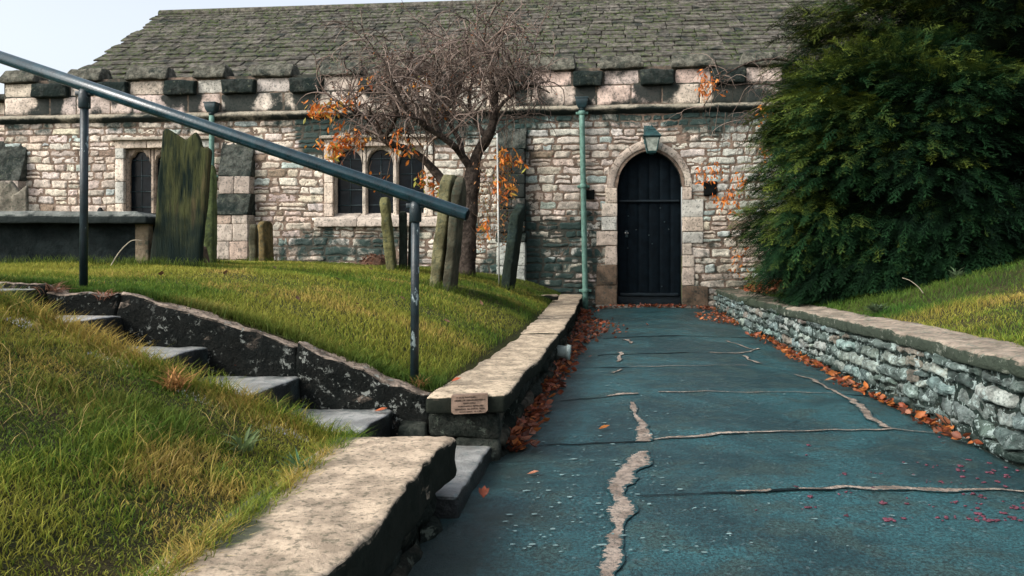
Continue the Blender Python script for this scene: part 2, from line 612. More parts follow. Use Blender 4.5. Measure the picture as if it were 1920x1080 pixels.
WT = np.array([at_wall(px, py) for px, py in ((-260, 500), (-120, 522), (0, 530), (85, 536), (110, 549), (190, 553), (222, 550), (300, 570), (400, 597), (545, 641),
                                             (565, 650), (690, 692), (745, 722), (790, 738))])


def wall_top(X):
    return np.interp(X, WT[:, 0], WT[:, 2])


def lawn_z(X, Y):
    d = np.maximum(cap_right(Y) - 0.38 - X, 0)
    pl = 0.975 - 0.0022 * np.clip(Y - 7, 0, 12) ** 2
    z = 0.385 + (pl - 0.385) * (1 - np.exp(-d / 1.05))
    w = np.exp(-np.maximum(Y - wall_y(X) - 0.1, 0) / 0.55)
    z = z * (1 - w) + (wall_top(X) - 0.015) * w
    z = z - .12 * sm(.0, .05, X - cap_left(Y) - .02) * (Y > 4.3)
    return z + 0.018 * fbm(p2(X * 1.1, Y * 1.1), 2, 3)


def bank_left(Y):
    return -0.72 + PD * (Y - 3.6)


def bank_z(X, Y):
    d = bank_left(Y) - X
    z = 0.275 + 0.365 * np.maximum(d, 0) - 0.06 * np.maximum(d - 2.4, 0) ** 1.2
    return z + 0.035 * fbm(p2(X * 1.6, Y * 1.6), 3, 9) * sm(0, .4, d)


RW = np.array([(3.30, 13.85), (3.16, 12.6), (2.97, 10.8), (2.86, 9.1), (2.74, 7.33), (2.63, 5.9), (2.57, 4.9), (2.555, 4.3), (2.55, 3), (2.52, 1), (2.45, -2)])[::-1]


def rw_x(Y):
    return np.interp(Y, RW[:, 1], RW[:, 0])


def rw_top(Y):
    return np.interp(Y, (-2, 4.5, 5.9, 7.3, 10.8, 13.8), (.53, .555, .565, .535, .51, .49))


def rbank_z(X, Y):
    d = X - rw_x(Y) - 0.3
    return rw_top(Y) + 0.0 + 0.285 * np.maximum(d, 0) - 0.02 * np.maximum(d - 3, 0) ** 1.5 + 0.03 * fbm(p2(X * 1.3, Y * 1.3), 3, 14) * sm(0, .5, d)


# ------------------------------------------------------------------ ground and path
mb = MB()
mb.add([(-150, -60, -.4), (150, -60, -.4), (150, 240, -.4), (-150, 240, -.4)], np.array([[0, 1, 2, 3]]))
tag(mb.build('ground', M['lawnsoil']), kind='structure')

RIDGES = [(632, 0.012), (663, 0.010), (689, 0.012), (738, 0.014), (815, 0.018), (921, 0.02)]


def ridge_y(py):
    return PG(1300, py)[1]


def path_z(X, Y):
    xl, xr = cap_right(Y), rw_x(Y)
    t = np.clip((X - xl) / (xr - xl), 0, 1)
    z = GZ(Y) + 0.045 * (1 - (2 * t - 1) ** 2) - 0.02
    for py, h in RIDGES:
        yc = ridge_y(py) + 0.05 * (t - .5)
        dy = (Y - yc) / 0.16
        z = z + h * np.exp(-dy * dy) * (0.7 + 0.5 * vn(p2(X * 1.2, Y * 0 + yc), 7))
    return z + 0.008 * fbm(p2(X * 1.2, Y * .9), 3, 21) + 0.0015 * fbm(p2(X * 9, Y * 9), 2, 5)


Ys = np.concatenate([np.linspace(-3, 2, 20), np.linspace(2.05, 8, 200), np.linspace(8.04, 14.2, 120)])
Ts = np.linspace(0, 1, 70)
Yg, Tg = np.meshgrid(Ys, Ts, indexing='ij')
xl = np.where(Yg < 4.35, cap_right(4.35) + (Yg - 4.35) * PD - .9 * sm(4.4, 4.3, Yg), cap_right(Yg) - .12)
Xg = xl + (rw_x(Yg) + .12 - xl) * Tg
mb = MB()
dmp = np.exp(-np.maximum(Xg - cap_right(Yg), 0) / .55) * 0.75 + np.exp(-np.maximum(rw_x(Yg) - Xg, 0) / .18) * 0.7
mb.add(np.stack([Xg, Yg, path_z(Xg, Yg)], -1), grid_faces(*Yg.shape, flip=True), damp=dmp.ravel())


def on_path(px, py, lift=0.006):
    p = PG(px, py)
    for _ in range(4):
        z = float(path_z(p[0], p[1]))
        Y = (CH - z) / ((py - HY) / F)
        p = np.array([(px - CX) / F * Y, Y, z])
    return p[0], p[1], float(path_z(p[0], p[1])) + lift


def strip(mb, pts, wid, mat, lift=0.006, wob=0.35, seed=0, n=40):
    """an uneven band lying on the path; wid in metres"""
    W = np.array([on_path(*p)[:2] for p in pts])
    s = np.concatenate([[0], np.cumsum(np.linalg.norm(np.diff(W, axis=0), axis=1))])
    n = max(8, int(s[-1] / 0.03))
    t = np.linspace(0, s[-1], n)
    c = np.stack([np.interp(t, s, W[:, 0]), np.interp(t, s, W[:, 1])], -1)
    w = np.interp(t, s, np.broadcast_to(wid, (len(pts),))) / 2
    g = np.gradient(c, axis=0)
    g /= np.linalg.norm(g, axis=1, keepdims=True)
    nr = np.stack([-g[:, 1], g[:, 0]], -1)
    c = c + nr * (0.012 * vn(p2(t * 9, t * 0), seed))[:, None] * 1.2
    w1 = w * .85 * (1 + wob * 1.5 * fbm(p2(t * 5, t * 0 + 3), 4, seed + 1))
    w2 = w * .85 * (1 + wob * 1.5 * fbm(p2(t * 5, t * 0 + 8), 4, seed + 2))
    a, b = c + nr * w1[:, None], c - nr * w2[:, None]
    m = (a + b) / 2
    V = np.stack([np.stack([q[:, 0], q[:, 1], path_z(q[:, 0], q[:, 1]) + lift], -1) for q in (a, m, b)], 1)
    mb.add(V, grid_faces(n, 3), damp=np.tile([1., 0., 1.], n), mat=mat)


# worn pale patches and cracks (surface of the path: part of its mesh)
strip(mb, [(1183, 755), (1186, 768), (1197, 785), (1205, 800), (1203, 815), (1203, 829)], [.06, .05, .05, .09, .125, .13], 1, .006, .3, 1)
strip(mb, [(1200, 848), (1200, 866), (1186, 884), (1166, 900), (1158, 920), (1162, 948), (1150, 1000), (1140, 1090)], [.09, .12, .12, .16, .13, .11, .10, .08], 1, .007, .35, 2)
strip(mb, [(1222, 827), (1300, 820), (1385, 813), (1500, 810), (1600, 808), (1670, 806)], [.05, .045, .03, .025, .02, .025], 1, .008, .5, 3)
strip(mb, [(1670, 806), (1730, 811), (1800, 816)], [.03, .02, .01], 1, .008, .5, 4)
strip(mb, [(1490, 703), (1530, 716), (1565, 736), (1590, 750), (1622, 770), (1640, 790), (1665, 804)], [.03, .045, .04, .09, .08, .06, .07], 1, .009, .45, 5)
strip(mb, [(1500, 920), (1560, 917), (1640, 918), (1720, 920), (1800, 920), (1930, 922)], [.03, .045, .05, .045, .05, .03], 1, .007, .5, 6)
strip(mb, [(1200, 933), (1300, 928), (1385, 924), (1500, 921)], [.012, .016, .02, .022], 2, .006, .5, 7)
strip(mb, [(1380, 924), (1430, 922), (1445, 921)], [.02, .03, .02], 1, .010, .5, 71)
strip(mb, [(1140, 745), (1165, 741), (1197, 739)], [.03, .06, .03], 1, .007, .5, 8)
strip(mb, [(1235, 737), (1310, 735), (1400, 737), (1500, 738), (1570, 739)], [.022, .02, .014, .016, .012], 1, .007, .6, 9)
strip(mb, [(1180, 689), (1310, 687), (1400, 686)], [.012, .018, .010], 1, .007, .6, 10)
strip(mb, [(1330, 662), (1385, 663), (1405, 660), (1420, 654)], [.03, .05, .05, .03], 1, .007, .5, 11)
strip(mb, [(1362, 640), (1380, 646), (1415, 657)], [.04, .04, .03], 1, .008, .5, 12)
strip(mb, [(1395, 668), (1410, 678), (1428, 683)], [.05, .04, .03], 1, .009, .5, 13)
strip(mb, [(1178, 637), (1183, 645)], [.10, .05], 1, .007, .5, 14)
strip(mb, [(1163, 662), (1160, 679)], [.07, .03], 1, .007, .5, 15)
strip(mb, [(1150, 700), (1168, 693)], [.05, .05], 1, .007, .5, 16)
for i, (pts, w) in enumerate([([(1130, 636), (1250, 632), (1340, 632), (1420, 634)], .03), ([(1120, 667), (1250, 663), (1330, 662)], .025), ([(1060, 692), (1180, 690)], .02),
                              ([(1050, 752), (1140, 745)], .015), ([(1010, 836), (1110, 832), (1215, 829)], .02), ([(1570, 740), (1640, 745)], .02), ([(1445, 922), (1560, 921), (1700, 925)], .012)]):
    strip(mb, pts, w, 2, .005 if i != 6 else .011, .5, 30 + i)
n = 330
R = np.random.default_rng(4)
for i in range(n):
    py = 640 + 400 * R.random() ** .8
    px = 1160 - (py - 600) * .35 + R.normal(0, 70) * (py - 520) / 200 if R.random() < .75 else R.uniform(1000, 1800)
    x, y, _ = on_path(px, py)
    if x < cap_right(y) + .12 or x > rw_x(y) - .2:
        continue
    a = np.linspace(0, 2 * np.pi, 9)[:-1]
    rr = R.uniform(.0015, .0045) * R.choice([.7, 1, 1, 1.7]) * (1 + .9 * R.random(8))
    X, Y = x + rr * np.cos(a) * R.uniform(.8, 2.2), y + rr * np.sin(a)
    mb.add(np.stack([X, Y, path_z(X, Y) + .008], -1), np.arange(8)[None], mat=3)
tag(mb.build('path', [M['asphalt'], M['patch'], M['crack'], M['speck']]), kind='structure')

# lawn surface
dd = np.concatenate([[-.2], np.linspace(0, 4, 60), np.linspace(4.2, 16, 30)])
tt = np.concatenate([np.linspace(0, 6, 60), np.linspace(6.2, 14, 30)])
Dg, Tg = np.meshgrid(dd, tt, indexing='ij')
X = cap_left(4.5 + Tg) + .03 - Dg
Y = np.maximum(wall_y(X) + .09 + Tg, 4.5)
mb = MB()
mb.add(np.stack([X, Y, lawn_z(X, Y)], -1), grid_faces(*X.shape))
tag(mb.build('lawn', M['lawnsoil']), kind='structure')

# near grass bank
dd = np.linspace(-.12, 7, 90)
tt = np.linspace(0, 1, 60)
Dg, Tg = np.meshgrid(dd, tt, indexing='ij')
NEARW = 0.9
yend = wall_y(-.72 - Dg) - NEARW + 0.05 * vn(p2(Dg * 3, Dg * 0), 8)
Y = -3 + (yend + 3) * Tg ** .8
X = bank_left(Y) - Dg
Z = bank_z(X, Y)
Z[:, -1] -= .5
Z[:, -2] -= .03
mb = MB()
mb.add(np.stack([X, Y, Z], -1), grid_faces(*X.shape))
tag(mb.build('grass_bank', M['banksoil']), kind='structure')

# right bank
dd = np.concatenate([np.linspace(.22, 4, 50), np.linspace(4.2, 14, 20)])
tt = np.linspace(-3, 15, 90)
Dg, Tg = np.meshgrid(dd, tt, indexing='ij')
X = rw_x(Tg) + Dg
mb = MB()
mb.add(np.stack([X, Tg, rbank_z(X, Tg) - .01], -1), grid_faces(*X.shape, flip=True))
tag(mb.build('grass_bank', M['banksoil']), kind='structure')


# ------------------------------------------------------------------ grass
def blades(mb, X, Y, Z, H, W, lean, col, R, tipcol=1.25):
    n = len(X)
    a = R.uniform(0, 2 * np.pi, n)
    la = R.uniform(0, 2 * np.pi, n)
    lx, ly = np.cos(la) * lean * H, np.sin(la) * lean * H
    sx, sy = np.cos(a) * W / 2, np.sin(a) * W / 2
    hz = H * np.sqrt(np.clip(1 - (lean * .8) ** 2, .12, 1))
    b = np.stack([X, Y, Z - .006], -1)
    m = b + np.stack([lx * .3, ly * .3, hz * .6], -1)
    t = b + np.stack([lx, ly, hz], -1)
    s = np.stack([sx, sy, np.zeros(n)], -1)
    V = np.stack([b - s, b + s, m - s * .75, m + s * .75, t], 1)
    o = (np.arange(n) * 5)[:, None]
    q = np.array([[0, 1, 3, 2]]) + o
    tr = np.array([[2, 3, 4]]) + o
    c = np.stack([col * .55, col * .55, col, col, col * tipcol], 1)
    mb.add(V, [q, tr], c.reshape(-1, 3))


R = np.random.default_rng(21)
G1, G2, G3, G4 = np.array([.16, .22, .03]), np.array([.30, .29, .05]), np.array([.07, .14, .02]), np.array([.47, .33, .095])


def grass_cols(X, Y, R, yellow=0.0, dry=0.0, sc=1.0):
    n = len(X)
    a = fbm(p2(X * .9 * sc, Y * .9 * sc), 3, 40) + R.normal(0, .35, n) + yellow
    b = fbm(p2(X * 1.7 * sc + 9, Y * 1.7 * sc), 3, 50) + R.normal(0, .3, n) + dry
    c = G1 + (G2 - G1) * sm(-.3, .7, a)[:, None]
    c = c + (G3 - c) * sm(.15, .8, -a)[:, None]
    c = c + (G4 - c) * (sm(.45, 1.1, b) * .85)[:, None]
    return c * R.uniform(.7, 1.25, (n, 1))


# lawn
n = 210000
t = 10.0 * R.random(n) ** 1.9
d = np.where(R.random(n) < .75, R.random(n) * 5.0, R.random(n) * 11)
X = cap_left(4.5 + t) + .02 - d + R.normal(0, .02, n)
Y = wall_y(X) + .13 + t + R.normal(0, .02, n)
k = (Y > 4.5) & (Y < 14.6)
X, Y = X[k], Y[k]
n = len(X)
edge = np.exp(-(Y - wall_y(X) - .12) / .18) + .6 * np.exp(-(cap_left(Y) - X) / .12)
H = R.uniform(.018, .046, n) * (1 + .45 * fbm(p2(X * 1.5, Y * 1.5), 2, 60)) * (1 + .7 * edge)
H *= 1 + .012 * np.clip(Y - 6, 0, 9) * 2
col = grass_cols(X, Y, R, .3, -.02)
lush = sm(10.2, 12.2, Y) * .7 + .8 * np.exp(-(((X + .25) / .5) ** 2 + ((Y - 9.0) / .9) ** 2)) + .75 * edge  # lush belts; the round patch also paints the leaning gravestones' shadow
col = col + (np.array([.04, .085, .016]) - col) * np.clip(lush, 0, .85)[:, None]
mb = MB()
blades(mb, X, Y, lawn_z(X, Y), H, R.uniform(.0035, .006, n) * (1 + .1 * (Y - 4.5)), R.uniform(.2, .9, n), col, R)
tag(mb.build('grass', M['grass']), 'short olive green grass of the churchyard lawn', kind='stuff')

# near bank
n = 150000
d = 3.4 * R.random(n) ** .9 - .03
T = R.random(n) ** .75
yend = wall_y(-.72 - d) - NEARW + .03
Y = 1.2 + (yend - 1.2) * T
X = bank_left(Y) - d + R.normal(0, .03, n)
clump = fbm(p2(X * 3.2, Y * 3.2), 3, 70)
H = R.uniform(.018, .052, n) * (1 + .8 * clump)
H = np.where(R.random(n) < .06, H * 1.8, H)
col = grass_cols(X, Y, R, -.25, .0, 1.6)
dryz = sm(.25, .9, bank_z(X, Y) + .25 * fbm(p2(X * 2, Y * 2), 2, 77)) * sm(2.4, 3.3, Y)
col = col + (np.array([.52, .335, .09]) * R.uniform(.6, 1.2, (n, 1)) - col) * (dryz * .6 * (R.random(n) < .75))[:, None]
mb = MB()
blades(mb, X, Y, bank_z(X, Y), np.clip(H, .02, .2), R.uniform(.003, .0055, n), R.uniform(.3, 1.15, n), col, R)
# fringe hanging over the steps and the cap
n = 9000
d = 3.2 * R.random(n)
X0 = -.72 - d
Y = wall_y(X0) - NEARW + R.normal(0, .035, n)
X = bank_left(Y) - d
col = grass_cols(X, Y, R, -.1, .35, 2)
blades(mb, X, Y, bank_z(X, Y) - .01, R.uniform(.05, .13, n), R.uniform(.003, .005, n), R.uniform(.5, 1.2, n), col, R)
n = 1300
d = .2 + 2.4 * R.random(n)
Y = 1.6 + 2.1 * R.random(n)
X = bank_left(Y) - d
kk = (Y < wall_y(X) - NEARW) & (fbm(p2(X * 2.2, Y * 2.2), 2, 88) + .5 * sm(2.3, 3.4, Y) > .15)
X, Y = X[kk], Y[kk]
n = len(X)
blades(mb, X, Y, bank_z(X, Y) + R.uniform(.0, .05, n), R.uniform(.06, .15, n), R.uniform(.002, .0035, n), R.uniform(.8, 1.2, n), np.array([.46, .34, .13]) * R.uniform(.6, 1.2, (n, 1)), R, 1.0)
n = 6000
Y = R.uniform(1.5, 3.7, n)
X = bank_left(Y) + .03 + R.normal(0, .025, n) + .05 * vn(p2(Y * 3, Y * 0), 4)
blades(mb, X, Y, np.full(n, .285), R.uniform(.03, .1, n), R.uniform(.003, .005, n), R.uniform(.5, 1.2, n), grass_cols(X, Y, R, -.3, .0, 2), R)
tag(mb.build('grass', M['grass']), 'long tufted grass with dry straw on the near bank', kind='stuff')

# right bank
n = 75000
Y = 3.5 + 7.5 * R.random(n) ** 1.2
d = .30 + 4.2 * R.random(n) ** 1.3
X = rw_x(Y) + d + R.normal(0, .02, n) - .03 * vn(p2(Y * 4, Y * 0), 3)
H = R.uniform(.03, .08, n) * (1 + .5 * fbm(p2(X * 2, Y * 2), 2, 90))
col = grass_cols(X, Y, R, .2, .12, 1.4)
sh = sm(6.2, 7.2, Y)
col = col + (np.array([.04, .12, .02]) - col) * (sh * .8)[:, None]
mb = MB()
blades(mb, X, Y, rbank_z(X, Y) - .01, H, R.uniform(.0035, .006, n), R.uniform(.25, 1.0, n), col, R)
tag(mb.build('grass', M['grass']), 'rough grass on the bank below the yew', kind='stuff')

# ------------------------------------------------------------------ left wall with its cap
wall = empty('retaining_wall', (0.2, 6.5, 0))
tag(wall, 'low mossy wall with pale worn capstones on the left of the path', 'wall')
wall_in = np.array([0.2, 6.5, 0])
mb = MB()
L0, L1 = 4.42, 13.95


def lmap(s, z, d):
    return np.stack([cap_right(s) - .055 + d, s, z], -1) - wall_in


dark_pal = lambda sc, zc, R: palette(R, len(sc), [(.05, .055, .045), (.09, .085, .065), (.035, .042, .036), (.12, .115, .09)], (4, 3, 3, 1), .3)
stones(mb, -.06, .30, lambda z: [(L0, L1)], lmap, (.1, .17), (.2, .5), (.02, .06), .02, dark_pal, lambda s, z: .45 + .3 * vn(p2(s * 2, z * 3), 3), 7, 5, .3, .02, .012, .01, 3)
s = np.linspace(L0, L1, 80)
Vb = np.concatenate([lmap(s, np.full(80, -.1), np.full(80, 0.)), lmap(s, np.full(80, .31), np.full(80, 0.))])
i = np.arange(79)
mb.add(Vb, np.stack([i, i + 1, i + 81, i + 80], -1), (.03, .033, .028), .6)
# the end that faces the foot of the steps
for (x0, x1, z0, z1) in ((-.43, -.06, .135, .262), (-.52, -.30, -.05, .13), (-.295, -.06, -.05, .13), (-.60, -.44, .02, .20)):
    rblock(mb, ((x0 + x1) / 2, 4.55, (z0 + z1) / 2) - wall_in, (x1 - x0, .3, z1 - z0), .03, (6, 4, 5), .014, 7, 0, (.055, .06, .05), .55)
mb.build('masonry', M['dwall'], wall)
y = 4.34
k = 0
while y < 13.75:
    L = min(random.uniform(1.0, 1.7), 13.85 - y)
    if 13.85 - (y + L) < .5:
        L = 13.85 - y
    mb = MB()
    zt = .358 + .004 * (y - 4.4) + random.uniform(-.003, .003)
    x0 = cap_right(y + L / 2)

    def wp(p, y=y, L=L, zt=zt):
        Yw = y + L / 2 + p[:, 1]
        wob = .012 * vn(p2(Yw * 2.1, Yw * 0), 5) * (p[:, 0] > 0)
        X = cap_left(Yw) + (p[:, 0] / .40 + .5) * .40 + wob
        Z = zt + p[:, 2] - .045 + .012 * (p[:, 0])
        return np.stack([X, Yw, Z], -1)
    p, q = rbox(.40, L - .008, .09, .018, (8, max(6, int(L / .1)), 2))
    p = rough(wp(p), .007, 7, k)
    f = sm(.0, .14, cap_right(p[:, 1]) - .36 + .09 * vn(p2(p[:, 1] * 4, p[:, 0] * 4), 9) - p[:, 0]) * .8
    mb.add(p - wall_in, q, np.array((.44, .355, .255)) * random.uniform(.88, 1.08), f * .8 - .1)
    mb.build('capstone', M['cap'], wall)
    y += L
    k += 1

# plaque on the wall end
pc = P(880.5, 757, 4.322)
pl = empty('plaque', pc)
tag(pl, 'small bronze memorial plaque with cut corners on the wall end beside the steps', 'plaque')
pw, ph = .092, .048
o8 = np.array([(-pw, -ph + .012), (-pw + .014, -ph), (pw - .014, -ph), (pw, -ph + .012), (pw, ph - .004), (pw - .005, ph), (-pw + .006, ph), (-pw, ph - .005)])
o8[:, 1] += .05 * o8[:, 0]
mb = MB()
V = np.concatenate([np.stack([o8[:, 0], np.full(8, -.012), o8[:, 1]], -1), np.stack([o8[:, 0], np.full(8, .03), o8[:, 1]], -1)])
i = np.arange(8)
mb.add(V, [i[None], np.stack([i, i + 8, (i + 1) % 8 + 8, (i + 1) % 8], -1)], mat=0)
mb.build('plate', M['plaque'], pl, smooth=False)
mb = MB()
R = np.random.default_rng(3)
for (u0, u1, v) in ((-.068, .030, .036), (-.076, .076, .021), (-.032, .028, .006), (-.062, .068, -.009), (-.072, .074, -.0235), (-.05, .058, -.037)):
    u = u0
    while u < u1:
        w = R.uniform(.0028, .005)
        if R.random() > .14:
            z = v + .05 * u
            if R.random() < .5:
                box(mb, (u, -.0145, z - .0035), (u + .0014, -.0125, z + .0035), r=.0002)
                box(mb, (u + .0015, -.0145, z + .001), (u + w - .0008, -.0125, z + .0024), r=.0002)
            else:
                box(mb, (u, -.0145, z - .003), (u + w - .0008, -.0125, z - .0016), r=.0002)
                box(mb, (u + .0012, -.0145, z - .0015), (u + .0026, -.0125, z + .0034), r=.0002)
        u += w
mb.build('lettering', M['ink'], pl, smooth=False)

# stub of a drain in the left wall
p = PG(1050, 690)
o = empty('drain_outlet', (cap_right(p[1]) + .01, p[1], p[2] + .12))
tag(o, 'short pale glazed drain stub poking out of the left wall', 'drain')
mb = MB()
a = np.linspace(0, 1, 5)
tube(mb, [(-.05, 0, .03), (.06, -.02, .02), (.062, -.02, .02)], [.055, .055, .062], 20)
tube(mb, [(.05, -.018, .021), (.085, -.024, .018)], [.066, .066], 20)
mb.build('pipe', M['outlet'], o)

# ------------------------------------------------------------------ slab wall beside the steps
sw = empty('slab_wall', at_wall(500, 660))
tag(sw, 'dark wall of upright slabs with white lichen climbing beside the steps', 'wall')
swo = np.array(at_wall(500, 660))
cuts = [(-260, -10), (-10, 88), (90, 220), (218, 562), (556, 806)]
stepz = lambda X: np.interp(-X, (.1, .6, 1.09, 1.55, 2.0, 2.6, 3.4), (.05, .2, .36, .52, .68, .8, .85))
for i, (a, b) in enumerate(cuts):
    xa, xb = at_wall(a, 600)[0], at_wall(b, 600)[0]
    mb = MB()
    L = xb - xa

    def wp(p, xa=xa, L=L, i=i):
        x = xa + (p[:, 0] + .5 * L)
        zt = wall_top(x) + .012 * vn(p2(x * 9, x * 0), i)
        zb = stepz(x) - .25
        t = p[:, 2] + .5
        return np.stack([x, wall_y(x) + .085 + p[:, 1] + .02 * vn(p2(x * 3, t * 3), i + 4), zb + (zt - zb) * t], -1)
    p, q = rbox(L, .17, 1.0, .03, (max(8, int(L / .06)), 4, 10))
    p = rough(wp(p), .016, 8, 40 + i) + .008 * vn3(wp(p) * 31, 7)
    top = sm(.03, .0, wall_top(p[:, 0]) - p[:, 2])
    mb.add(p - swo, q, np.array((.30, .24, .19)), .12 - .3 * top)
    mb.build('slab', M['slab'], sw)

# steps
STEP = [(930, 832, 'lowest wet stone step at the path edge, below the plaque'), (740, 770, 'second stone step up from the path, holding one fallen leaf at its back'),
        (565, 708, 'third stone step up, with a big red leaf on its tread'), (395, 652, 'fourth stone step up, half hidden by bank grass'), (235, 592, 'topmost visible stone step, pale sliver of tread at left'),
        (75, 541, 'step above the topmost visible tread, buried in bank grass')]
SX = []
for i, (px, py, lab) in enumerate(STEP):
    b = at_wall(px, py, -.0)
    SX.append(b)
    prev = at_wall(*STEP[i + 1][:2]) if i < 5 else b - np.array([.6, 0, -.1])
    L = (b[0] - prev[0]) + .12
    W = 1.02 if i else .98
    hgt = .26

    def wp(p, b=b, L=L, W=W):
        t = (p[:, 1] / W + .5)
        x = b[0] - L / 2 + p[:, 0] - (1 - t) * W * .128 - .012
        y = b[1] - W + p[:, 1] + W / 2 - .12 * (x - b[0]) + .03
        return np.stack([x, y, b[2] - hgt / 2 + p[:, 2] + .006 * np.sin(t * 3)], -1)
    p, q = rbox(L, W, hgt, .018, (8, 12, 4))
    p = rough(wp(p), .007, 7, 60 + i)
    mb = MB()
    c0 = np.array([b[0] - L / 2, b[1] - W / 2, b[2] - hgt])
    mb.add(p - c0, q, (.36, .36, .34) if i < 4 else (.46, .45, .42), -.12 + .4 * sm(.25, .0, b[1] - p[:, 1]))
    tag(mb.build('stone_step', M['step'], None, loc=c0), lab, 'step', 'stone steps up to the lawn')

# near cap of the low wall at bottom left
lw = empty('low_wall', (-.6, 2.4, 0))
tag(lw, 'low wall capped with one broad pale worn slab in the foreground', 'wall')
lwo = np.array([-.6, 2.4, 0])


def near_map(p, L, y0):
    Yw = y0 + L / 2 + p[:, 1]
    X = -.495 + PD * (Yw - 3.6) + p[:, 0] + .025 * vn(p2(Yw * 2.4, Yw * 0), 15) * (p[:, 0] > 0)
    far = sm(3.1, 3.6, Yw)
    X = X + .03 * far * (p[:, 0] > .1)
    return np.stack([X, Yw, .225 + p[:, 2] + .03 * (p[:, 0]) * 0 + .012 * (Yw - 3.0)], -1)


for (y0, L, nm) in ((-1.2, 2.6, 0), (1.41, 2.19, 1)):
    p, q = rbox(.48, L - .01, .17, .016, (14, int(L / .04), 7))
    p = near_map(p, L, y0)
    sd = sm(.0, .18, p[:, 0] - (-.495 + PD * (p[:, 1] - 3.6)))[:, None]
    p = rough(p, .006, 9, 80 + nm) + sd * np.array([1, .6, .3]) * .007 * vn3(p * np.array([9, 9, 13.0]), 3) + sd * .008 * vn3(p * 28, 4)
    edge = sm(.1, .3, -(p[:, 0] - (-.495 + PD * (p[:, 1] - 3.6))) + .14 * vn(p2(p[:, 0] * 5, p[:, 1] * 5), 2))
    mb = MB()
    mb.add(p - lwo, q, (.42, .335, .245), edge * .95 - .02 + .3 * sm(2.7, 2.2, p[:, 1]))
    mb.build('capstone', M['cap'], lw)
mb = MB()
stones(mb, -.08, .155, lambda z: [(-1.2, 3.5)], lambda s, z, d: np.stack([-.30 + PD * (s - 3.6) + d, s, z], -1) - lwo, (.09, .13), (.2, .5), (.02, .05), .015, dark_pal,
       lambda s, z: .5 + 0 * s, 7, 5, .3, .02, .012, .01, 9)
s = np.array([-1.2, 3.52])
Xb = -.31 + PD * (s - 3.6)
mb.add(np.array([(Xb[0], s[0], -.1), (Xb[1], s[1], -.1), (Xb[1], s[1], .16), (Xb[0], s[0], .16), (Xb[1] - .36, s[1], -.1), (Xb[1] - .36, s[1], .16)]) - lwo,
       np.array([[0, 1, 2, 3], [1, 4, 5, 2]]), (.03, .033, .028), .6)
rblock(mb, np.array((-.5, 3.52, .07)) - lwo, (.34, .08, .16), .025, (5, 2, 3), .012, 8, 0, (.05, .05, .045), .5)
mb.build('masonry', M['dwall'], lw)

# ------------------------------------------------------------------ right wall
rw = empty('garden_wall', (2.8, 7, 0))
tag(rw, 'curving rubble wall with rounded capstones on the right of the path', 'wall')
rwo = np.array([2.8, 7, 0])
ya = np.linspace(-2, 13.85, 400)
arc = np.concatenate([[0], np.cumsum(np.hypot(np.diff(ya), np.diff(rw_x(ya))))])


def rmap(s, z, d):
    Y = np.interp(s, arc, ya)
    X = rw_x(Y)
    g = (rw_x(Y + .05) - rw_x(Y - .05)) / .1
    L = np.sqrt(1 + g * g)
    return np.stack([X - d / L - .05 * (.25 - z), Y + d * g / L, z], -1) - rwo


mb = MB()
rpal = lambda sc, zc, R: palette(R, len(sc), [(.14, .175, .16), (.24, .27, .245), (.08, .105, .095), (.20, .18, .15), (.16, .22, .21)], (4, 3, 3.5, 1.2, 2.5), .3)
stones(mb, -.1, .455, lambda z: [(0, arc[-1])], rmap, (.06, .16), (.13, .5), (.012, .05), .016, rpal,
       lambda s, z: .36 - .5 * sm(.05, .4, z) + .35 * vn(p2(s * 1.1, z * 3), 33) + .5 * sm(.05, -.02, z - GZ(np.interp(s, arc, ya)) - .05), 10, 8, .08, .022, .018, .04, 13, 0, (8, 6))
s = np.linspace(0, arc[-1], 160)
Vb = np.concatenate([rmap(s, np.full(160, -.12), np.full(160, .002)), rmap(s, np.full(160, .47), np.full(160, .002))])
i = np.arange(159)
mb.add(Vb, np.stack([i + 160, i + 161, i + 1, i], -1), (.025, .03, .025), .5)
mb.build('masonry', M['rwall'], rw)
y = -2.0
k = 0
while y < 13.7:
    L = min(random.uniform(.7, 1.25), 13.8 - y)
    if 13.8 - (y + L) < .4:
        L = 13.8 - y
    wd = .36

    def wp(p, y=y, L=L):
        Yw = y + L / 2 + p[:, 1]
        X = rw_x(Yw) - .025 + (p[:, 0] + wd / 2) - .018 * vn(p2(Yw * 3, Yw * 0), 6) * (p[:, 0] < 0)
        return np.stack([X, Yw, rw_top(Yw) - .05 + p[:, 2] + .01 * (p[:, 0] > 0)], -1)
    hh = random.uniform(.092, .112)
    p, q = rbox(wd, L - .012, hh, .03, (6, max(6, int(L / .09)), 3))
    p = rough(wp(p), .011, 8, 100 + k)
    mb = MB()
    g = sm(7.5, 9.0, y)
    mb.add(p - rwo, q, np.array((.34, .28, .22)) * (1 - .4 * g), .12 + .35 * g + .4 * vn(p2(p[:, 1] * 2, p[:, 0] * 2), 8))
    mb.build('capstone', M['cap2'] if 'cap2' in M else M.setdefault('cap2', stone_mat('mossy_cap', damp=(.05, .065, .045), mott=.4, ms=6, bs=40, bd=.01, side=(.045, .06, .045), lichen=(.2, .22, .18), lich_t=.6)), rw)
    y += L
    k += 1

